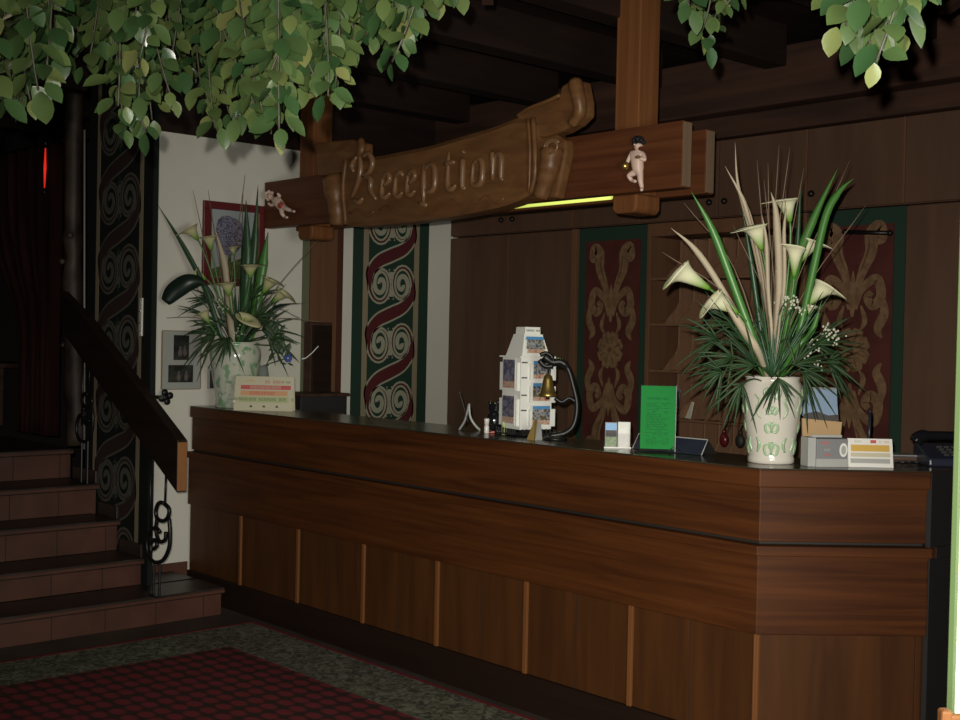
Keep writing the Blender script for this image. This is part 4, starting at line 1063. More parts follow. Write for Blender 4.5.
fr = [((733, 358), 48, 100, 250, -.12), ((718, 340), 40, 110, 230, -.05), ((722, 372), 38, 130, 270, -.16), ((748, 345), 50, 60, 170, .05), ((768, 350), 52, 50, 130, -.08), ((790, 352), 46, 20, 110, -.02),
      ((815, 345), 44, -40, 70, .0), ((828, 362), 32, -70, 50, -.06), ((803, 372), 40, -90, 30, -.12), ((742, 384), 34, 190, 300, -.2), ((778, 378), 34, 230, 320, -.2), ((755, 366), 50, 90, 200, -.22), ((735, 325), 40, 90, 190, -.0), ((795, 365), 50, -10, 90, -.2)]
for hub, L1, a0, a1, dz in fr:
    side = 'left' if hub[0] < 760 else ('right' if hub[0] > 785 else 'middle')
    frond('dark green palm frond spraying out on the %s of the right vase' % side, hub, ZR, vmR, 13, L1, a0, a1, 'palm fronds on the %s of the right vase' % side, dz=dz, w=.0085)
fl_ = [((222, 325), 50, 120, 220, -.1), ((215, 335), 40, 130, 250, -.15), ((240, 330), 46, 60, 140, -.1), ((262, 330), 42, -40, 70, -.05), ((268, 338), 34, -80, 30, -.1), ((228, 338), 30, 180, 300, -.2), ((250, 300), 40, 20, 120, .0), ((215, 300), 36, 100, 200, .0),((255, 318), 34, -20, 80, -.12)]
for hub, L1, a0, a1, dz in fl_:
    side = 'left' if hub[0] < 235 else 'right'
    frond('fine dark green frond spraying out on the %s of the left vase' % side, hub, ZL, vmL, 14, L1*.85, a0, a1, 'fine fronds on the %s of the left vase' % side, mat='frond', w=.011, dz=dz)
for hub, L1, a0, a1, dz, Zq, vq, lab in (((772, 378), 92, 60, 135, -.12, ZR, vmR, 'tuft of upright dark grass blades at the middle of the right vase'), ((776, 374), 80, 45, 120, .04, ZR, vmR, 'taller loose grass tuft behind the fronds in the right vase'), ((238, 340), 62, 55, 130, -.05, ZL, vmL, 'tuft of upright dark grass blades in the left vase')):
    frond(lab, hub, Zq, vq, 22, L1, a0, a1, None, mat='blade_d', w=.006 if vq is vmR else .010, dz=dz, droop=.03)
# airy white filler
def filler(label, spots, Z, vm, name='filler_flower'):
    t = thing(name, label, 'flower', tuple(vm))
    mb = MB(); ms = MB()
    for a, b in spots:
        c_ = at(a, b, Z-.1+random.uniform(-.05, .05)); ms.tube([vm-Vector((0, 0, .04)), (vm+c_)/2+Vector((0, 0, .02)), c_], .0016, 5)
        for _ in range(16): mb.sphere(c_+Vector([random.gauss(0, .014) for _ in range(3)]), random.uniform(.003, .006), n=6)
    ms.build('stem', 'fstem', t); f = mb.build('florets', 'gyps', t, smooth=True)
    return t
filler('spray of tiny cream filler blossoms low on the right of right vase', [(792, 303), (798, 308), (785, 300), (835, 335), (826, 330), (805, 355), (815, 362), (812, 347)], ZR, vmR)
filler('spray of tiny pale blossoms low in the left vase', [(222, 308), (240, 332), (233, 336), (220, 302)], ZL, vmL)
# small dark sprig of leaves right of left vase
sg_ = thing('leaf_sprig', 'dark small leaved sprig beside the left vase, above the blue flower', 'sprig', tuple(vmL))
mb = MB()
for P0 in [(265, 338, 275, 330, 284, 342), (268, 345, 278, 345, 289, 350), (266, 335, 272, 325, 280, 330)]:
    pth = crv([vmL]+[at(P0[i], P0[i+1], ZL-.1) for i in (0, 2, 4)], 4); mb.tube(pth, .0025, 5)
    for p in pth[5:]:
        for s_ in (-1, 1):
            d = (RT*random.uniform(-1, 1)+UP*s_).normalized()
            mb.blade([p, p+d*.02, p+d*.045], [.004, .020, .002], RT-UP*.3, .1)
mb.build('foliage', 'frond', sg_, solid=.0006)

# ------------------------------------------------------------------ hanging leaf garlands
tr = thing('ceiling_trellis', 'wooden slat trellis overhead from which the leafy garlands hang', 'trellis', (-1.8, 1.9, 2.72))
for i in range(5):
    MB().obox(CAM+FW*0+Vector((0, 0, 1.16))+Vector((FW.x, FW.y, 0)).normalized()*(2.0+.5*i), Vector((RT.x, RT.y, 0)).normalized()*1.9, Vector((FW.x, FW.y, 0)).normalized()*.02, (0, 0, .012)).build('slat', 'old', tr)
for i in range(5):
    MB().obox(CAM+Vector((0, 0, 1.185))+Vector((FW.x, FW.y, 0)).normalized()*3.0+Vector((RT.x, RT.y, 0)).normalized()*(-1.6+.8*i), Vector((FW.x, FW.y, 0)).normalized()*1.3, Vector((RT.x, RT.y, 0)).normalized()*.02, (0, 0, .012)).build('cross_slat', 'old', tr)
def leaf(mb, base, d, nrm, L1, W1):
    d = d.normalized(); sd = d.cross(nrm).normalized(); nn = sd.cross(d)
    pr = [(0, .05), (.12, .55), (.32, .95), (.55, 1.0), (.78, .68), (.92, .28), (1.0, .02)]
    rows = []
    for f, w in pr:
        c_ = base+d*L1*f-nn*L1*.14*f*f
        rows.append((mb.bm.verts.new(c_-sd*W1*.5*w+nn*W1*.10*w), mb.bm.verts.new(c_), mb.bm.verts.new(c_+sd*W1*.5*w+nn*W1*.10*w)))
    for a, b in zip(rows, rows[1:]):
        for i in (0, 1):
            fc = mb.bm.faces.new((a[i], a[i+1], b[i+1], b[i])); fc.smooth = True
def garland(label, strands, Zc, leafL=.052, grp='leafy garlands hanging from above'):
    p0 = at(strands[0][0], -40, Zc); t = thing('leaf_garland', label, 'garland', (p0.x, p0.y, 2.735), 0, grp)
    mb = MB(); ms = MB()
    for px, tip in strands:
        Z = Zc+random.uniform(-.28, .32)
        e = at(px, tip-22, Z); s0 = Vector((e.x+random.uniform(-.14, .14), e.y+random.uniform(-.14, .14), 2.735))
        midp = (e+s0)/2+Vector((random.uniform(-.09, .09), random.uniform(-.09, .09), 0))
        P_ = bez(s0, midp, e, 16); ms.tube(P_, .0022, 5)
        Ls = (s0-e).length; n_ = max(5, int(Ls/.015))
        for i in range(n_+1):
            f = i/n_; p = P_[min(16, int(f*16))].lerp(P_[min(16, int(f*16)+1)], f*16-int(f*16)) if f < 1 else P_[-1]
            ang = i*2.4+random.uniform(-.5, .5)
            out = Vector((math.cos(ang), math.sin(ang), 0))
            d = (out*random.uniform(.3, 1.3)+Vector((0, 0, -1))*random.uniform(.25, 1.2)) if i < n_ else Vector((0, 0, -1))+out*.3
            nr = (-FW*random.uniform(.7, 1.4)+out*.6+Vector((random.uniform(-.3, .3), random.uniform(-.3, .3), random.uniform(-.1, .9))))
            L1 = leafL*random.uniform(.70, 1.18)
            leaf(mb, p+out*random.uniform(.004, .02), d, nr, L1, L1*random.uniform(.58, .74))
    ms.build('stem', 'stem', t, smooth=True); mb.build('foliage', 'leaf', t)
garland('leafy garland at the far left edge, over the dark curtain', [(-14, 110), (-4, 128), (4, 118), (12, 122), (22, 100), (30, 122), (38, 112), (46, 95), (54, 78), (18, 70), (40, 60), (2, 60)], 2.7, .058)
garland('short leafy garland hanging over the log post at upper left', [(62, 76), (70, 62), (78, 52), (88, 90), (96, 52), (104, 48), (66, 30), (82, 35), (100, 30)], 3.0)
garland('long leafy garland dipping over the painted stair border', [(112, 90), (118, 128), (124, 152), (132, 135), (139, 120), (146, 155), (152, 142), (128, 90), (140, 80), (115, 50), (150, 60), (134, 45)], 2.8)
garland('leafy garland over the left corner of the white wall', [(160, 78), (166, 118), (172, 122), (180, 95), (188, 88), (196, 105), (163, 50), (175, 60), (190, 50)], 3.1, .046)
garland('leafy garland hanging low over the white wall, left of picture', [(202, 112), (209, 138), (215, 150), (222, 118), (229, 135), (236, 142), (206, 70), (220, 70), (232, 75), (214, 40)], 3.0, .050)
garland('leafy garland of rounder leaves hanging above the red framed picture', [(242, 110), (250, 118), (257, 132), (264, 138), (271, 156), (279, 152), (286, 128), (246, 60), (260, 70), (275, 75), (268, 100), (284, 90)], 2.75, .056)
garland('leafy garland dangling over the left end of the sign beam', [(293, 108), (300, 116), (308, 110), (315, 100), (322, 124), (328, 118), (335, 112), (340, 88), (298, 60), (312, 60), (326, 65), (306, 35), (320, 88)], 2.9)
garland('short leafy garland over the R end of the Reception sign', [(346, 56), (352, 62), (358, 50), (366, 58), (374, 46), (350, 30), (362, 25), (372, 30)], 3.1)
garland('leafy garland with a small hanging tail over the middle of the sign', [(380, 62), (387, 78), (392, 84), (398, 58), (404, 50), (411, 40), (384, 35), (396, 30), (408, 20)], 2.95)
garland('last thin end of the leafy garlands, over the dark joists', [(418, 42), (426, 38), (434, 24), (442, 12), (450, 8), (457, 14), (424, 15)], 2.9)
garland('small separate leafy garland right of the square post', [(688, 32), (694, 30), (700, 58), (707, 68), (713, 40), (720, 22), (703, 38)], 3.1, .050)
garland('bright near leafy garland at upper right, over the big ceiling beam', [(836, 22), (846, 48), (855, 40), (862, 55), (870, 68), (876, 84), (884, 52), (893, 64), (901, 46), (909, 20), (917, 12), (878, 30), (865, 20), (890, 18)], 2.35, .056)

# ------------------------------------------------------------------ things on the counter
def basis(yaw):   # local x right, y back, z up; yaw 0 faces -Y
    return Matrix.Rotation(yaw, 3, 'Z')
YAWC = math.atan2(-FW.x, FW.y)   # turned square to the camera
def tent(label, pos, w, h, yaw, mat='cardL', lean=.25):
    t = thing('price_card', label, 'card', (pos.x, pos.y, H+.0005), yaw)
    dpt = h*lean
    MB().prism([(-w/2, 0, 0), (w/2, 0, 0), (w/2, dpt, h), (-w/2, dpt, h)], (0, .0015, 0)).build('front', mat, t, world=False)
    MB().prism([(-w/2, 2*dpt, 0), (w/2, 2*dpt, 0), (w/2, dpt+.0015, h), (-w/2, dpt+.0015, h)], (0, .0015, 0)).build('back', mat, t, world=False)
    sl_ = math.hypot(dpt, h)
    Rx = Matrix.Rotation(math.atan2(h, dpt), 3, 'X')
    def P(u, v, d=.0): # u across, v up slope
        return Vector((u, v*dpt/sl_-d*h/sl_, v*h/sl_+d*dpt/sl_))
    def rect(u0, u1, v0, v1, mat_, name, d=.0006):
        MB().prism([P(u0, v0, .0002), P(u1, v0, .0002), P(u1, v1, .0002), P(u0, v1, .0002)], P(0, 0, d)).build(name, mat_, t, world=False)
    return t, P, rect, Rx, sl_
def marks(parent, n, w, h, P0, ux, uz, mat, name='printed_lettering', d=None):
    """row of n small letter-like strokes, w wide, h high, centred at P0"""
    rs_ = random.Random(n); mb = MB(); ux = Vector(ux); uz = Vector(uz); nn_ = (ux.cross(uz)).normalized()*-.0005 if d is None else Vector(d)
    cw = w/n
    for i in range(n):
        if rs_.random() < .12: continue
        c_ = P0+ux*((i+.5)*cw-w/2)
        for dx_, hh_ in ((-.25, 1), (.2, rs_.choice((1, .6, 1)))):
            a_ = c_+ux*dx_*cw; mb.prism([a_-ux*cw*.09-uz*h/2, a_+ux*cw*.09-uz*h/2, a_+ux*cw*.09+uz*h*(hh_-.5), a_-ux*cw*.09+uz*h*(hh_-.5)], nn_)
        mb.prism([c_-ux*cw*.25+uz*h*.35, c_+ux*cw*.25+uz*h*.35, c_+ux*cw*.25+uz*h*.5, c_-ux*cw*.25+uz*h*.5], nn_)
    return mb.build(name, mat, parent, world=False)
# left card
c0 = onZ(263, 411, H); wL = 59*((c0-CAM).dot(FW))/FPX
t, P_c, rect, Rx, sl_ = tent('wide cream price card with red and orange bands at counter left end', c0, wL, .198, YAWC)
w2 = wL/2; h_ = sl_
rect(-w2*.80, w2*.90, h_*.62, h_*.74, 'c_red', 'red_band'); rect(-w2*.80, w2*.80, h_*.44, h_*.58, 'c_or', 'orange_band'); rect(-w2*.85, w2*.85, h_*.24, h_*.41, 'c_green', 'green_band')
marks(t, 24, 24*.62*h_*.115, .72*h_*.115, Vector(P_c(0, h_*.33, .0010)), (1, 0, 0), (P_c(0, 1)-P_c(0, 0)), 'c_gtext', d=P_c(0, 0, .0005))
marks(t, 9, 9*.62*h_*.13, .72*h_*.13, Vector(P_c(-.01, h_*.51, .0010)), (1, 0, 0), (P_c(0, 1)-P_c(0, 0)), 'c_red', d=P_c(0, 0, .0005))
marks(t, 14, 14*.62*h_*.11, .72*h_*.11, Vector(P_c(0, h_*.68, .0010)), (1, 0, 0), (P_c(0, 1)-P_c(0, 0)), 'cardL', d=P_c(0, 0, .0005))
marks(t, 5, 5*.62*h_*.09, .72*h_*.09, Vector(P_c(-w2*.45, h_*.86, .0006)), (1, 0, 0), (P_c(0, 1)-P_c(0, 0)), 'c_yel', d=P_c(0, 0, .0005)); marks(t, 6, 6*.62*h_*.12, .72*h_*.12, Vector(P_c(w2*.28, h_*.84, .0006)), (1, 0, 0), (P_c(0, 1)-P_c(0, 0)), 'c_red', d=P_c(0, 0, .0005)); marks(t, 6, 6*.62*h_*.07, .72*h_*.07, Vector(P_c(w2*.72, h_*.84, .0006)), (1, 0, 0), (P_c(0, 1)-P_c(0, 0)), 'ink', d=P_c(0, 0, .0005))
mb = MB()
for u in (-.42, .02, .46):
    c_ = P_c(w2*u, h_*.12, .0004); mb.prism([c_+Vector((-.010, 0, -.006)), c_+Vector((.010, 0, -.006)), c_+Vector((.006, 0, .004)), c_+Vector((0, 0, .010)), c_+Vector((-.006, 0, .004))], (0, -.0006, 0))
mb.build('printed_marks', 'ink', t, world=False)
# right card
c0 = onZ(871, 467.5, H); wR = 45*((c0-CAM).dot(FW))/FPX
t, P_c, rect, Rx, sl_ = tent('small white and yellow price card right of the grey brochure box', c0, wR, .104, YAWC-.0, 'paper', .22)
w2 = wR/2; h_ = sl_
rect(-w2*.86, w2*.86, h_*.55, h_*.78, 'c_yel', 'yellow_band'); rect(-w2*.88, w2*.88, h_*.36, h_*.50, 'cardL', 'cream_band'); rect(-w2*.9, w2*.86, h_*.14, h_*.30, 'greyl', 'grey_band'); rect(w2*.02, w2*.28, h_*.84, h_*.95, 'c_red', 'red_logo')
marks(t, 5, 5*.62*h_*.10, .72*h_*.10, Vector(P_c(-w2*.5, h_*.89, .0006)), (1, 0, 0), (P_c(0, 1)-P_c(0, 0)), 'c_green', d=P_c(0, 0, .0005)); marks(t, 6, 6*.62*h_*.10, .72*h_*.10, Vector(P_c(w2*.62, h_*.88, .0006)), (1, 0, 0), (P_c(0, 1)-P_c(0, 0)), 'c_or', d=P_c(0, 0, .0005))

# menu in acrylic stand
p = onZ(657, 452.5, H); Zm = (p-CAM).dot(FW); wM = 34*Zm/FPX; hM = 63*Zm/FPX
t = thing('menu_holder', 'bright green printed menu in a clear upright acrylic stand', 'menu', (p.x, p.y, H+.0005), YAWC-.10)
MB().box(-wM/2-.02, wM/2+.02, -.045, .035, 0, .004).build('base', 'glass', t, world=False, bevel=.001)
MB().box(-wM/2, wM/2, -.001, .001, .014, .014+hM).build('card', 'greenmenu', t, world=False)
MB().box(-wM/2-.003, wM/2+.003, -.005, -.0025, .004, .018+hM).box(-wM/2-.003, wM/2+.003, .0025, .005, .004, .018+hM).build('acrylic_sleeve', 'glass', t, world=False)
MB().box(wM/2+.001, wM/2+.004, -.005, .005, .004, .018+hM).build('sleeve_edge', 'greyl', t, world=False)
MB().tube([(wM/2-.03, -.045, .004), (wM/2, 0, .028), (wM/2+.03, -.02, .004)], .0025, 6).build('foot_edge', 'chrome', t, world=False)
Rx = Matrix.Rotation(PI/2, 3, 'X')
mb = MB(); rs = random.Random(3)
marks(t, 11, 11*.62*.013, .72*.013, Vector((0, -.0062, .014+hM*.80)), (1, 0, 0), (0, 0, 1), 'greenink', d=(0, -.0005, 0))
for i in range(26):
    z_ = .014+hM*(.72-.026*i); x_ = -wM*.34
    while x_ < wM*.34:
        l_ = rs.uniform(.006, .022)
        if rs.random() < .75 and x_+l_ < wM*.36: mb.box(x_, x_+l_, -.0016, -.0012, z_, z_+.0028)
        x_ += l_+.004
mb.build('printed_lines', 'greenink', t, world=False)

# leaning dark display behind menu
t = thing('desk_display', 'dark slanted desk pad with thin pale rim behind the green menu', 'desk pad', tuple(onZ(668, 447, H)))
a = Vector((0, 0, 0)); pA = onZ(631, 448.5, H+.002); pB = onZ(700, 455.5, H+.002)
dirx = (pB-pA).normalized(); bk = Vector((-dirx.y, dirx.x, 0))
wq = (pB-pA).length; q0 = pA+bk*.01
mb = MB(); mb.prism([q0, q0+dirx*wq, q0+dirx*wq+bk*.04+Vector((0, 0, .060)), q0+bk*.04+Vector((0, 0, .060))], bk*.006); mb.build('panel', 'phone', t)
cs = [q0, q0+dirx*wq, q0+dirx*wq+bk*.04+Vector((0, 0, .060)), q0+bk*.04+Vector((0, 0, .060)), q0]
MB().tube([c-bk*.001 for c in cs[1:]], .0022, 6).build('rim', 'greyl', t)
MB().prism([q0+bk*.045+Vector((0, 0, .055)), q0+dirx*wq+bk*.045+Vector((0, 0, .055)), q0+dirx*wq+bk*.10, q0+bk*.10], bk*.003).build('back_support', 'blackm', t)

# card holder
p = onZ(617, 448, H); Zm = (p-CAM).dot(FW); k1 = Zm/FPX
t = thing('business_card_holder', 'small clear acrylic card holder with a photo card and white cards', 'card holder', (p.x, p.y, H+.0005), YAWC)
W_ = 27*k1; H_ = 27*k1
MB().box(-W_/2, W_/2, -.018, .018, 0, .004).box(-W_/2, W_/2, -.020, -.018, 0, H_*.55).box(-W_/2, -W_/2+.002, -.018, .018, .004, H_*.6).box(W_/2-.002, W_/2, -.018, .018, .004, H_*.6).build('tray', 'glass', t, world=False)
MB().box(-W_/2, W_/2, -.021, -.018, 0, .006).build('tray_lip', 'white_g', t, world=False)
o = MB().box(-W_/2+.004, -.003, -.014, -.004, .004, H_*.95).build('photo_card', 'greybox', t, world=False)
MB().box(-W_/2+.006, -.005, -.0150, -.0141, .008, H_*.42).build('green_meadow', photo('meadow', [(.03, .06, .02), (.16, .24, .06), (.05, .08, .03)], 60), t, world=False)
MB().box(-W_/2+.006, -.005, -.0150, -.0141, H_*.42, H_*.66).build('dark_trees', 'ink', t, world=False)
MB().box(-W_/2+.006, -.005, -.0150, -.0141, H_*.66, H_*.92).build('blue_sky', 'ph_sky', t, world=False)
MB().box(.001, W_/2-.004, -.012, .006, .004, H_*.97).build('white_cards', 'paper', t, world=False, bevel=.001)
MB().box(.004, W_/2-.016, -.0155, -.0125, .006, H_*.72).build('front_card', 'white_g', t, world=False)

# postcard tower
p = onZ(518, 436, H)+Vector((-.035, .085, 0)); Zp = (p-CAM).dot(FW); k1 = Zp/FPX
ps = thing('postcard_rack', 'white cardboard postcard tower with alpine village postcards beside the bell', 'postcard rack', (p.x, p.y, H+.0005), YAWC+.50)
# square tower seen on edge: right face (local -Y) wide, left face (local -X)
a_ = .084; zb = .030; zt_ = .365
MB().box(-a_, a_, -a_, a_, zb, zt_).build('tower', 'paper', ps, world=False)
MB().lathe([(.085, 0), (.085, .008), (.03, .012), (.03, zb)], (0, 0, 0), 24).build('turntable', 'blackm', ps, world=False, smooth=True)
gr_ = MB()
for i in range(9):
    x_ = -a_+2*a_*i/8
    gr_.box(x_-.003, x_+.003, -a_-.03, -a_-.024, .004, .034).box(-a_-.03, -a_-.024, x_-.003, x_+.003, .004, .034)
gr_.box(-a_-.03, a_+.005, -a_-.03, -a_+.0, .004, .010).box(-a_-.03, -a_, -a_-.03, a_, .004, .010)
gr_.build('wire_base', 'blackm', ps, world=False)
# roof: pyramid frustum
bt_ = .055
def fr_(z0, r0, z1, r1, name, mat, off=(0, 0)):
    mb = MB(); P0 = [(-r0, -r0), (r0, -r0), (r0, r0), (-r0, r0)]; P1 = [(-r1, -r1), (r1, -r1), (r1, r1), (-r1, r1)]
    mb.poly([(x, y, z0) for x, y in P0]+[(x, y, z1) for x, y in P1], [(3, 2, 1, 0), (4, 5, 6, 7), (0, 1, 5, 4), (1, 2, 6, 5), (2, 3, 7, 6), (3, 0, 4, 7)]); return mb.build(name, mat, ps, world=False)
fr_(zt_, a_*.90, zt_+.105, a_*.58, 'sloped_top', 'paper'); fr_(zt_+.105, a_*.50, zt_+.138, a_*.48, 'header', 'paper')
MB().box(-a_-.012, a_+.012, -a_-.012, a_+.012, zt_-.004, zt_+.003).build('rim_card', 'paper', ps, world=False)
def card(name, x0, x1, z0, z1, face, sl=0, rtop=0):
    """postcard with sky, village, flower strip; face 'f' on -Y side, 'l' on -X side"""
    def q(u, z, d):
        y = -a_-.016-d+(sl*(z-zt_) if sl else 0)
        return Vector((u, y, z)) if face == 'f' else Vector((y, -u, z))
    o = MB().prism([q(x0, z0, 0), q(x1, z0, 0), q(x1, z1, 0), q(x0, z1, 0)], q(0, 0, .002)-q(0, 0, 0)).build(name, 'paper', ps, world=False)
    hh = z1-z0; e_ = .006
    for nm, f0, f1, m in (('flower_strip', .06, .27, 'ph_red'), ('village_view', .27, .80, 'ph_land' if face == 'f' else 'ph_left'), ('sky', .80, .95, 'ph_sky' if face == 'f' else 'ph_left')):
        zz0, zz1 = z0+hh*f0, z0+hh*f1
        m2 = MB().prism([q(x0+e_, zz0, .002), q(x1-e_, zz0, .002), q(x1-e_, zz1, .002), q(x0+e_, zz1, .002)], q(0, 0, .0008)-q(0, 0, 0)); m2.build(nm, m, o, world=False)
def pock(z0, z1, face):
    if face == 'f': MB().box(-a_+.045, a_+.012, -a_-.015, -a_, z0, z1).build('pocket', 'paper', ps, world=False)
    else: MB().box(-a_-.015, -a_, -a_+.01, a_-.0, z0, z1).build('pocket', 'paper', ps, world=False)
for z0, z1 in ((.045, .145), (.155, .250), (.258, .352)):
    pock(z0, z1-.02, 'f'); card('postcard', -a_+.05, a_-.012, z0+.003, z1, 'f')
for z0, z1 in ((.045, .190), (.208, .358)):
    pock(z0, z1-.02, 'l'); card('postcard', -a_+.03, a_-.02, z0+.003, z1, 'l')
# card on the slope
def slope_card():
    s0 = (a_*.90-a_*.58)/.105
    def q(u, v, d): return Vector((u, -(a_*.90)+s0*v-d, zt_+v))
    o = MB().prism([q(-.056, .008, .003), q(.060, .008, .003), q(.046, .100, .003), q(-.044, .100, .003)], (0, -.002, 0)).build('postcard', 'paper', ps, world=False)
    for nm, v0, v1, m in (('flower_strip', .018, .036, 'ph_red'), ('village_view', .036, .080, 'ph_land'), ('sky', .080, .094, 'ph_sky')):
        MB().prism([q(-.050, v0, .005), q(.054, v0, .005), q(.046, v1, .005), q(-.042, v1, .005)], (0, -.0008, 0)).build(nm, m, o, world=False)
slope_card()
lb2 = MB()
for z_ in (.34, .27, .19, .12):
    lb2.box(-a_+.004, -a_+.034, -a_-.0012, -a_-.0002, z_-.004, z_+.002)
lb2.build('spine_lettering', 'ink', ps, world=False)
marks(ps, 10, 10*.62*.012, .72*.012, Vector((0, -a_*.49-.0035, zt_+.122)), (1, 0, 0), (0, 0, 1), 'ink', d=(0, -.0005, 0))

# bell on wrought bracket
p0 = onZ(556, 440, H); Zb = (p0-CAM).dot(FW)
bl = thing('counter_bell', 'brass bell hanging from a curved black iron bracket stand', 'bell', (p0.x, p0.y, H))
def bq(px, py, d=0): return at(px-1, py, Zb+d)
MB().tube(crv([bq(545, 356), bq(553, 362), bq(562, 362), bq(569, 369), bq(574, 385), bq(578, 405), bq(575, 424), bq(566, 433), bq(550, 436)], 5), [.020]*4+[.018]*10+[.013]*20+[.014]*7, 10).build('bracket', 'iron', bl, smooth=True)
MB().tube(crv([bq(541, 355), bq(547, 353), bq(553, 357), bq(551, 363), bq(545, 364)], 5), .009, 8).tube(crv([bq(556, 398), bq(563, 402), bq(570, 398), bq(577, 402)], 5), .010, 8).tube(crv([bq(540, 360), bq(546, 366), bq(554, 366)], 5), .012, 8).build('scroll', 'iron', bl, smooth=True)
fp = bq(556, 436); fp.z = H
MB().lathe([(.055, 0), (.055, .010), (.045, .016), (.012, .02)], tuple(fp), 24).build('foot_plate', 'iron', bl, smooth=True)
bc = bq(548.5, 396.5)
bp_ = [(.042, 0), (.044, .006), (.036, .018), (.028, .045), (.022, .075), (.018, .092), (.008, .100), (.004, .108)]
MB().lathe(bp_, tuple(bc), 28).build('bell_body', 'brass', bl, smooth=True)
MB().tube([bc+Vector((0, 0, .105)), bq(549, 364)], .004, 6).sphere(bc+Vector((0, 0, -.004)), .009).tube([bc+Vector((0, 0, .06)), bc], .002, 6).build('clapper', 'iron', bl, smooth=True)
# folded little card
p = onZ(534, 440, H); 
t = thing('folded_card', 'small folded ochre and grey card standing before the postcard tower', 'card', (p.x, p.y, H), YAWC)
hh = 21*((p-CAM).dot(FW))/FPX
fc_ = MB(); fc_.poly([(0, -.02, 0), (-.032, .02, 0), (.002, .012, hh), (.012, -.012, hh*.9), (0.001, -.017, 0), (-.03, .023, 0), (.004, .014, hh), (.014, -.010, hh*.9)], [(0, 1, 2, 3), (4, 7, 6, 5), (0, 4, 5, 1), (1, 5, 6, 2), (2, 6, 7, 3), (3, 7, 4, 0)]); fc_.build('left_leaf', plain('ochre_wood', (.30, .20, .06), .6), t, world=False)
fc_ = MB(); fc_.poly([(.003, -.02, 0), (.038, .015, 0), (.030, .012, hh*.75), (.014, -.010, hh*.95), (.005, -.016, 0), (.038, .019, 0), (.030, .016, hh*.75), (.016, -.006, hh*.95)], [(0, 1, 2, 3), (4, 7, 6, 5), (0, 4, 5, 1), (1, 5, 6, 2), (2, 6, 7, 3), (3, 7, 4, 0)]); fc_.build('right_leaf', 'greyl', t, world=False)

# metal sheet holder (lambda shape)
p = onZ(469, 431, H); t = thing('brochure_stand', 'curved silver metal brochure stand with a dark leaning card', 'stand', (p.x, p.y, H)); Zs = (p-CAM).dot(FW)
def sq(px, py, d=0): return at(px, py, Zs+d)
bkv = Vector((-FW.x, -FW.y, 0)).normalized()*-.07
def sheet(P_, name, mat, th=.0025, ext=bkv):
    mb = MB(); k = len(P_); A_ = [mb.bm.verts.new(p) for p in P_]; B_ = [mb.bm.verts.new(p+ext) for p in P_]
    for i in range(k-1): mb.bm.faces.new((A_[i], A_[i+1], B_[i+1], B_[i]))
    return mb.build(name, mat, t, solid=th, smooth=True)
f0 = sq(459, 430); f0.z = H+.003; f1_ = sq(480, 432); f1_.z = H+.003
sheet(crv([f0, sq(465, 420), sq(469, 404)], 5), 'front_leg', 'greybox', .009)
sheet(crv([sq(469, 404), sq(470, 416), sq(474, 424), f1_], 5), 'rear_leg', 'greyl', .009)
f2 = sq(463, 431); f2.z = H+.002
sheet([sq(459, 391), sq(463, 404), sq(468, 422)], 'leaning_card', 'ink', .003)
# small bottles and the black ornament
def bottle(label, px, py, hpx, rpx, mat, cap=None):
    p = onZ(px, py, H); k = (p-CAM).dot(FW)/FPX; h, r = hpx*k, rpx*k
    t = thing('small_bottle', label, 'bottle', (p.x, p.y, H+.0003))
    MB().lathe([(r*.9, 0), (r, h*.05), (r, h*.45), (r*.75, h*.55)], (0, 0, 0), 20).build('body', mat, t, smooth=True, world=False)
    MB().lathe([(r*.85, h*.551), (r*1.05, h*.95), (r*.9, h)], (0, 0, 0), 20).build('cap', cap or mat, t, smooth=True, world=False)
bottle('small white bottle left of the shiny black ornament', 486.5, 433.5, 15, 2.6, 'white_g')
bottle('small yellow green bottle right of the shiny black ornament', 504, 434.5, 13, 2.6, 'ygreen')
p = onZ(493.5, 433, H)+Vector((0, .0, 0)); k = (p-CAM).dot(FW)/FPX
t = thing('black_ornament', 'glossy black animal ornament between the two little bottles', 'ornament', (p.x, p.y, H), YAWC)
mb = MB(); mb.sphere((0, 0, 12*k), 8*k, (1, .9, 1.35), 20); mb.build('body', 'black', t, smooth=True, world=False)
MB().sphere((.5*k, -2*k, 25*k), 6.5*k, (1.05, 1, .95), 20).sphere((-4*k, -3*k, 30*k), 2*k).sphere((4*k, -3*k, 31*k), 2*k).sphere((1*k, -8*k, 24*k), 2.6*k).build('head', 'black', t, smooth=True, world=False)
MB().sphere((-4*k, -6*k, 3*k), 3*k, (1, 1.3, .9)).sphere((4*k, -6*k, 3*k), 3*k, (1, 1.3, .9)).build('paw', 'black', t, smooth=True, world=False)
MB().box(-5*k, 1*k, -9*k, -6*k, .3*k, 2.6*k).build('red_tag', 'redcloth', t, world=False, bevel=.002)
MB().sphere((6*k, -6*k, 21*k), 1.6*k, n=10).sphere((5*k, -9*k, 1.6*k), 2.2*k, (1, 1, .6)).build('pale_spot', 'ygreen', t, smooth=True, world=False)

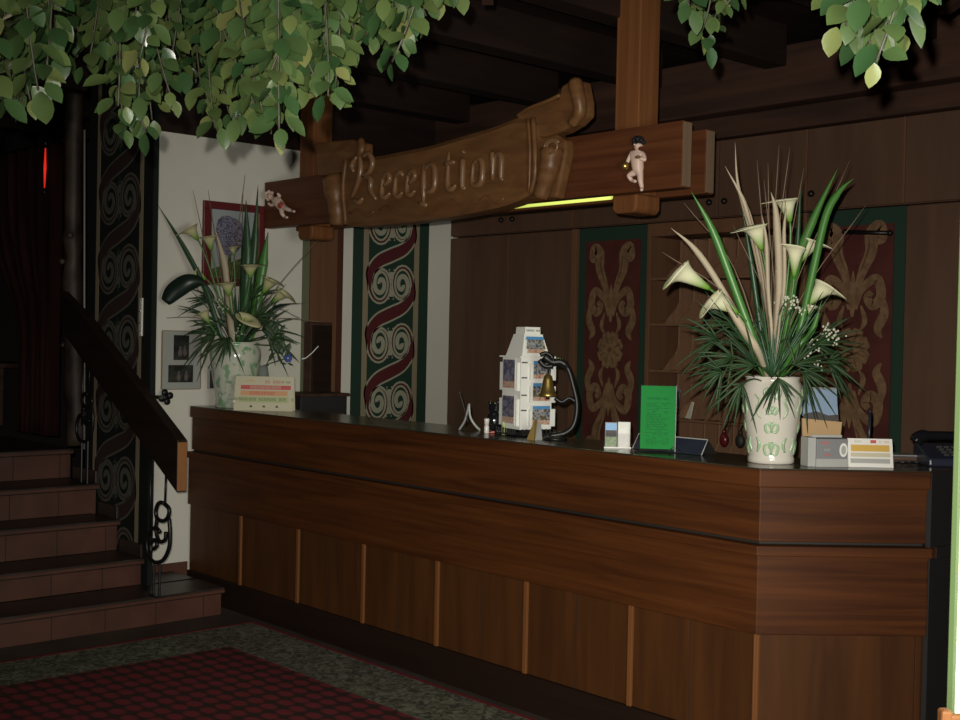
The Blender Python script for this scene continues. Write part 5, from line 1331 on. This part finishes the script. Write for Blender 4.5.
# brochure box and kraft holder with landscape card
p = onZ(822, 467, H); k = (p-CAM).dot(FW)/FPX
t = thing('brochure_box', 'grey cardboard brochure box with a round white emblem, right of vase', 'brochure box', (p.x, p.y, H+.0005), YAWC+.16)
def B(mb, x0, x1, y0, y1, z0, z1): return mb.box(x0*k, x1*k, y0*k, y1*k, z0*k, z1*k)
B(MB(), -6, 27, 0, 14, 0, 28).build('front_pocket', 'greybox', t, world=False, bevel=.001)
B(MB(), -6.5, 27.5, -.5, 14.5, 0, 8).build('lower_lip', 'greyl', t, world=False)
B(MB(), -14, -6, 2, 20, 0, 29).build('side_wing', 'greyl', t, world=False, bevel=.001)
B(MB(), -4, 25, 2, 12, 28, 28.6).build('opening', 'ink', t, world=False)
B(MB(), -6, 27, 13.5, 15, 28, 31).build('rear_flap', 'greyl', t, world=False)
MB().prism([Vector((22*k+4.2*k*math.cos(i*PI/10), -.6*k, 17*k+7*k*math.sin(i*PI/10))) for i in range(20)], (0, -.4*k, 0)).build('emblem', 'paper', t, world=False)
MB().prism([Vector((22*k+2.6*k*math.cos(i*PI/10), -1.05*k, 17*k+4.6*k*math.sin(i*PI/10))) for i in range(20)], (0, -.1*k, 0)).build('emblem_ring', 'greyl', t, world=False)
marks(t, 5, 5*.62*4*k, .72*4*k, Vector((4*k, -.3*k, 24*k)), (1, 0, 0), (0, 0, 1), 'c_red', d=(0, -.0005, 0)); marks(t, 4, 4*.62*3.5*k, .72*3.5*k, Vector((6*k, -.3*k, 17*k)), (1, 0, 0), (0, 0, 1), 'greyl', d=(0, -.0005, 0)); marks(t, 5, 5*.62*3*k, .72*3*k, Vector((6*k, -.3*k, 12*k)), (1, 0, 0), (0, 0, 1), 'c_red', d=(0, -.0005, 0))
p = onZ(820, 462, H)+Vector((-.02, .045, 0)); k = (p-CAM).dot(FW)/FPX
t = thing('kraft_brochure_holder', 'tan card holder with a blue landscape brochure behind the grey box', 'brochure holder', (p.x, p.y, H+.0005), YAWC)
MB().prism([(-19*k, 0, 0), (16*k, 0, 0), (20*k, 3*k, 39*k), (-20*k, 3*k, 42*k)], (0, 4*k, 0)).build('pocket', 'kraft', t, world=False)
MB().prism([(-18*k, 5*k, 2*k), (19*k, 5*k, 2*k), (17*k, 14*k, 73*k), (-15*k, 14*k, 73*k)], (0, 1*k, 0)).build('brochure', 'greybox', t, world=False)
def bq2(u, z, d=.3): return Vector((u*k, (5+9*(z-2)/71-d)*k, z*k))
MB().prism([bq2(-18, 44), bq2(18, 44), bq2(16.5, 71), bq2(-14.5, 71)], (0, -.3*k, 0)).build('sky_photo', 'ph_blue', t, world=False)
MB().prism([bq2(-18, 40, .7), bq2(18.5, 38, .7), bq2(18, 46, .7), bq2(8, 45, .7), bq2(-4, 49, .7), bq2(-17, 46, .7)], (0, -.2*k, 0)).build('dark_hills', 'ink', t, world=False)
# pen in stand
p = onZ(868, 458, H); k = (p-CAM).dot(FW)/FPX
t = thing('pen_stand', 'dark blue pen standing upright in a holder behind the yellow card', 'pen', (p.x, p.y, H))
MB().tube([p+Vector((0, 0, .01)), p+Vector((.004, 0, 45*k))], [.006, .0065], 12).tube([p+Vector((.004, 0, 45*k)), p+Vector((.004, 0, 49*k))], [.006, .002], 12).build('barrel', 'phone', t, smooth=True)
MB().box(p.x+.008, p.x+.0105, p.y-.002, p.y+.002, H+28*k, H+46*k).build('clip', 'chrome', t)
MB().lathe([(.022, 0), (.022, .006), (.010, .016), (.009, .03)], (p.x, p.y, H), 20).build('holder', 'blackm', t, smooth=True)
# telephone
p = onZ(948, 469, H)+Vector((.0, .06, 0)); p = Vector((-2.26, 4.44, H))
t = thing('telephone', 'dark blue desk telephone with handset at the right end of counter', 'telephone', tuple(p), YAWC)
MB().prism([(-.08, -.09, 0), (-.08, .09, 0), (-.08, .09, .075), (-.08, .05, .078), (-.08, -.09, .03)], (.19, 0, 0)).build('base', 'phone', t, world=False, bevel=.008)
MB().tube(crv([(-.105, -.01, .085), (-.085, -.01, .108), (0, -.005, .112), (.075, 0, .108), (.10, 0, .088)], 5), [.026]*4+[.024]*3+[.017]*8+[.024]*6, 12).build('handset', 'black', t, smooth=True, world=False)
kp = MB()
for i in range(3):
    for j in range(4): kp.box(-.02+i*.028, 0+i*.028, -.075+j*.026, -.058+j*.026, .040+j*.008, .048+j*.008)
kp.build('keypad', 'blackm', t, world=False)
cp_ = []
q0 = Vector((-.09, -.03, .02))
for i in range(60): cp_.append(q0+Vector((-i*.0022+.006*math.cos(i*1.2), .006*math.sin(i*1.2)-.02*math.sin(i/20), -.012+.004*math.sin(i*.5))))
MB().tube(cp_, .0022, 5).build('cord', 'black', t, smooth=True, world=False)
# papers near the phone
p = onZ(905, 463, H)
t = thing('document_tray', 'low stack of dark folders and papers left of the telephone', 'papers', (p.x, p.y, H), YAWC)
for i, (dx_, m) in enumerate(((0, 'cab'), (.004, 'blackm'), (-.006, 'cab_edge'), (.003, 'ink'), (-.002, 'greybox'))):
    MB().box(-.085+dx_, .05+dx_, -.0, .10, .001+.0062*i, .006+.0062*i).build('sheet', m, t, world=False)

# small glass vase with blue flower
Zg = ZL-.0; pg = onZ(283, 409, H)+Vector((-.10, .06, 0)); 
pg = Vector((XW+.16, 4.12, H)); Zg = (pg-CAM).dot(FW); k = Zg/FPX
hg = (pg.z); bx = 281
t = thing('glass_bud_vase', 'small conical grey glass vase with a blue flower behind price card', 'vase', tuple(pg))
zt2 = at(281, 366, Zg).z-H
MB().lathe([(.060, 0), (.058, .006), (.050, zt2*.4), (.036, zt2*.8), (.028, zt2), (.024, zt2), (.032, zt2*.78), (.046, zt2*.4), (.05, .02)], (0, 0, 0), 24).build('body', 'glass_g', t, smooth=True, world=False)
top_ = pg+Vector((0, 0, zt2))
t2 = thing('blue_flower', 'little blue flower in the small glass vase', 'flower', tuple(top_))
MB().tube([pg+Vector((0, 0, .05)), top_, at(287, 358, Zg)], .003, 6).tube([top_-Vector((0, 0, .05)), at(272, 352, Zg)], .003, 6).build('stem', 'frond', t2)
mb = MB(); c_ = at(288, 358, Zg)
for i in range(6):
    a = i*PI/3; mb.sphere(c_+RT*.017*math.cos(a)+UP*.017*math.sin(a), .011, n=8)
mb.build('petals', 'blueflower', t2, smooth=True)
mb = MB()
for i in range(14):
    c_ = at(random.uniform(268, 292), random.uniform(345, 364), Zg); d = (RT*random.uniform(-1, 1)+UP*random.uniform(-.4, 1)).normalized(); mb.blade([c_, c_+d*.02, c_+d*.04], [.004, .014, .002], UP if abs(d.dot(UP)) < .6 else RT, .1)
mb.build('leaves', 'frond', t2, solid=.0006)
t = thing('white_reed', 'single thin white reed lying slanted against the key box', 'reed', tuple(at(303, 359, Zg)))
MB().tube([at(302, 359, Zg+.1), at(306, 358, Zg+.1), at(312, 353, Zg+.1), at(318.5, 346, Zg+.1)], [.006, .003, .003, .003], 6).build('reed_stalk', 'pale', t, smooth=True)

# chair corner at bottom right
c = at(944, 716, 2.6)
t = thing('wooden_chair', 'light wooden chair back corner at the bottom right edge', 'chair', (c.x, c.y, 0))
zt3 = at(943, 709, 2.6).z; hx = RT.copy(); hx.z = 0; hx.normalize(); hy = Vector((-hx.y, hx.x, 0))
c = Vector((c.x, c.y, 0)); c_l = c+hx*.002
for s_ in (0, .40):
    MB().obox(c_l+hx*s_+Vector((0, 0, zt3/2)), hx*.012, hy*.016, (0, 0, zt3/2)).build('leg', 'chairwood', t, bevel=.006)
    MB().obox(c_l+hx*s_-hy*.38+Vector((0, 0, .22)), hx*.016, hy*.016, (0, 0, .22)).build('leg', 'chairwood', t, bevel=.004)
MB().obox(c_l+hx*.20+Vector((0, 0, zt3-.05)), hx*.19, hy*.010, (0, 0, .04)).build('back_rail', 'chairwood', t, bevel=.006)
MB().obox(c_l+hx*.20-hy*.19+Vector((0, 0, .45)), hx*.22, hy*.21, (0, 0, .012)).build('seat', 'chairwood', t, bevel=.006)

# ------------------------------------------------------------------ light
def light(name, kind, loc, energy, col, **kw):
    d = bpy.data.lights.new(name, kind); d.energy = energy; d.color = col
    for a_, b_ in kw.items(): setattr(d, a_, b_)
    o = bpy.data.objects.new(name, d); COL.objects.link(o); o.location = loc; return o
fl = light('camera_flash', 'SPOT', CAM-RT*.035+UP*.06, 760, (1, .95, .86), shadow_soft_size=.012, spot_size=math.radians(84), spot_blend=1.0)
fl.rotation_euler = (RT*.16-UP*.12+FW).to_track_quat('-Z', 'Y').to_euler()
tl2 = light('tube_glow', 'AREA', (-4.25, 4.31, 2.235), 2.5, (.75, 1, .35), shape='RECTANGLE', size=.9, size_y=.04)
w = bpy.data.worlds.new('world'); S.world = w; w.use_nodes = True
w.node_tree.nodes['Background'].inputs[0].default_value = (1, .86, .72, 1); w.node_tree.nodes['Background'].inputs[1].default_value = .012
wall_fill = light('right_wall_fill', 'AREA', (.15, 1.4, 1.6), 62, (.93, 1, .90), shape='RECTANGLE', size=.9, size_y=1.4)  # unseen area light added to brighten the right wall end
wall_fill.rotation_euler = (Vector((-1.1, 3.0, 1.2))-Vector((.15, 1.4, 1.6))).to_track_quat('-Z', 'Y').to_euler()
side = light('chamfer_fill', 'AREA', (2.3, 1.6, 1.6), 40, (1, .97, .88), shape='RECTANGLE', size=1.0, size_y=1.5)  # added area light out of view, lifts the counter's chamfered end
side.rotation_euler = (Vector((-2.4, 4.0, 1.2))-Vector((2.3, 1.6, 1.6))).to_track_quat('-Z', 'Y').to_euler()
amb = light('ambient_fill', 'POINT', (-3.2, .8, 2.95), 1.5, (1, .8, .6), shadow_soft_size=.15)  # weak warm point light for a dim ambient level, no fixture modelled

vs_ = S.view_settings
vs_.view_transform = 'Standard'; vs_.look = 'None'; vs_.gamma = 1; vs_.exposure = 0; vs_.use_curve_mapping = False
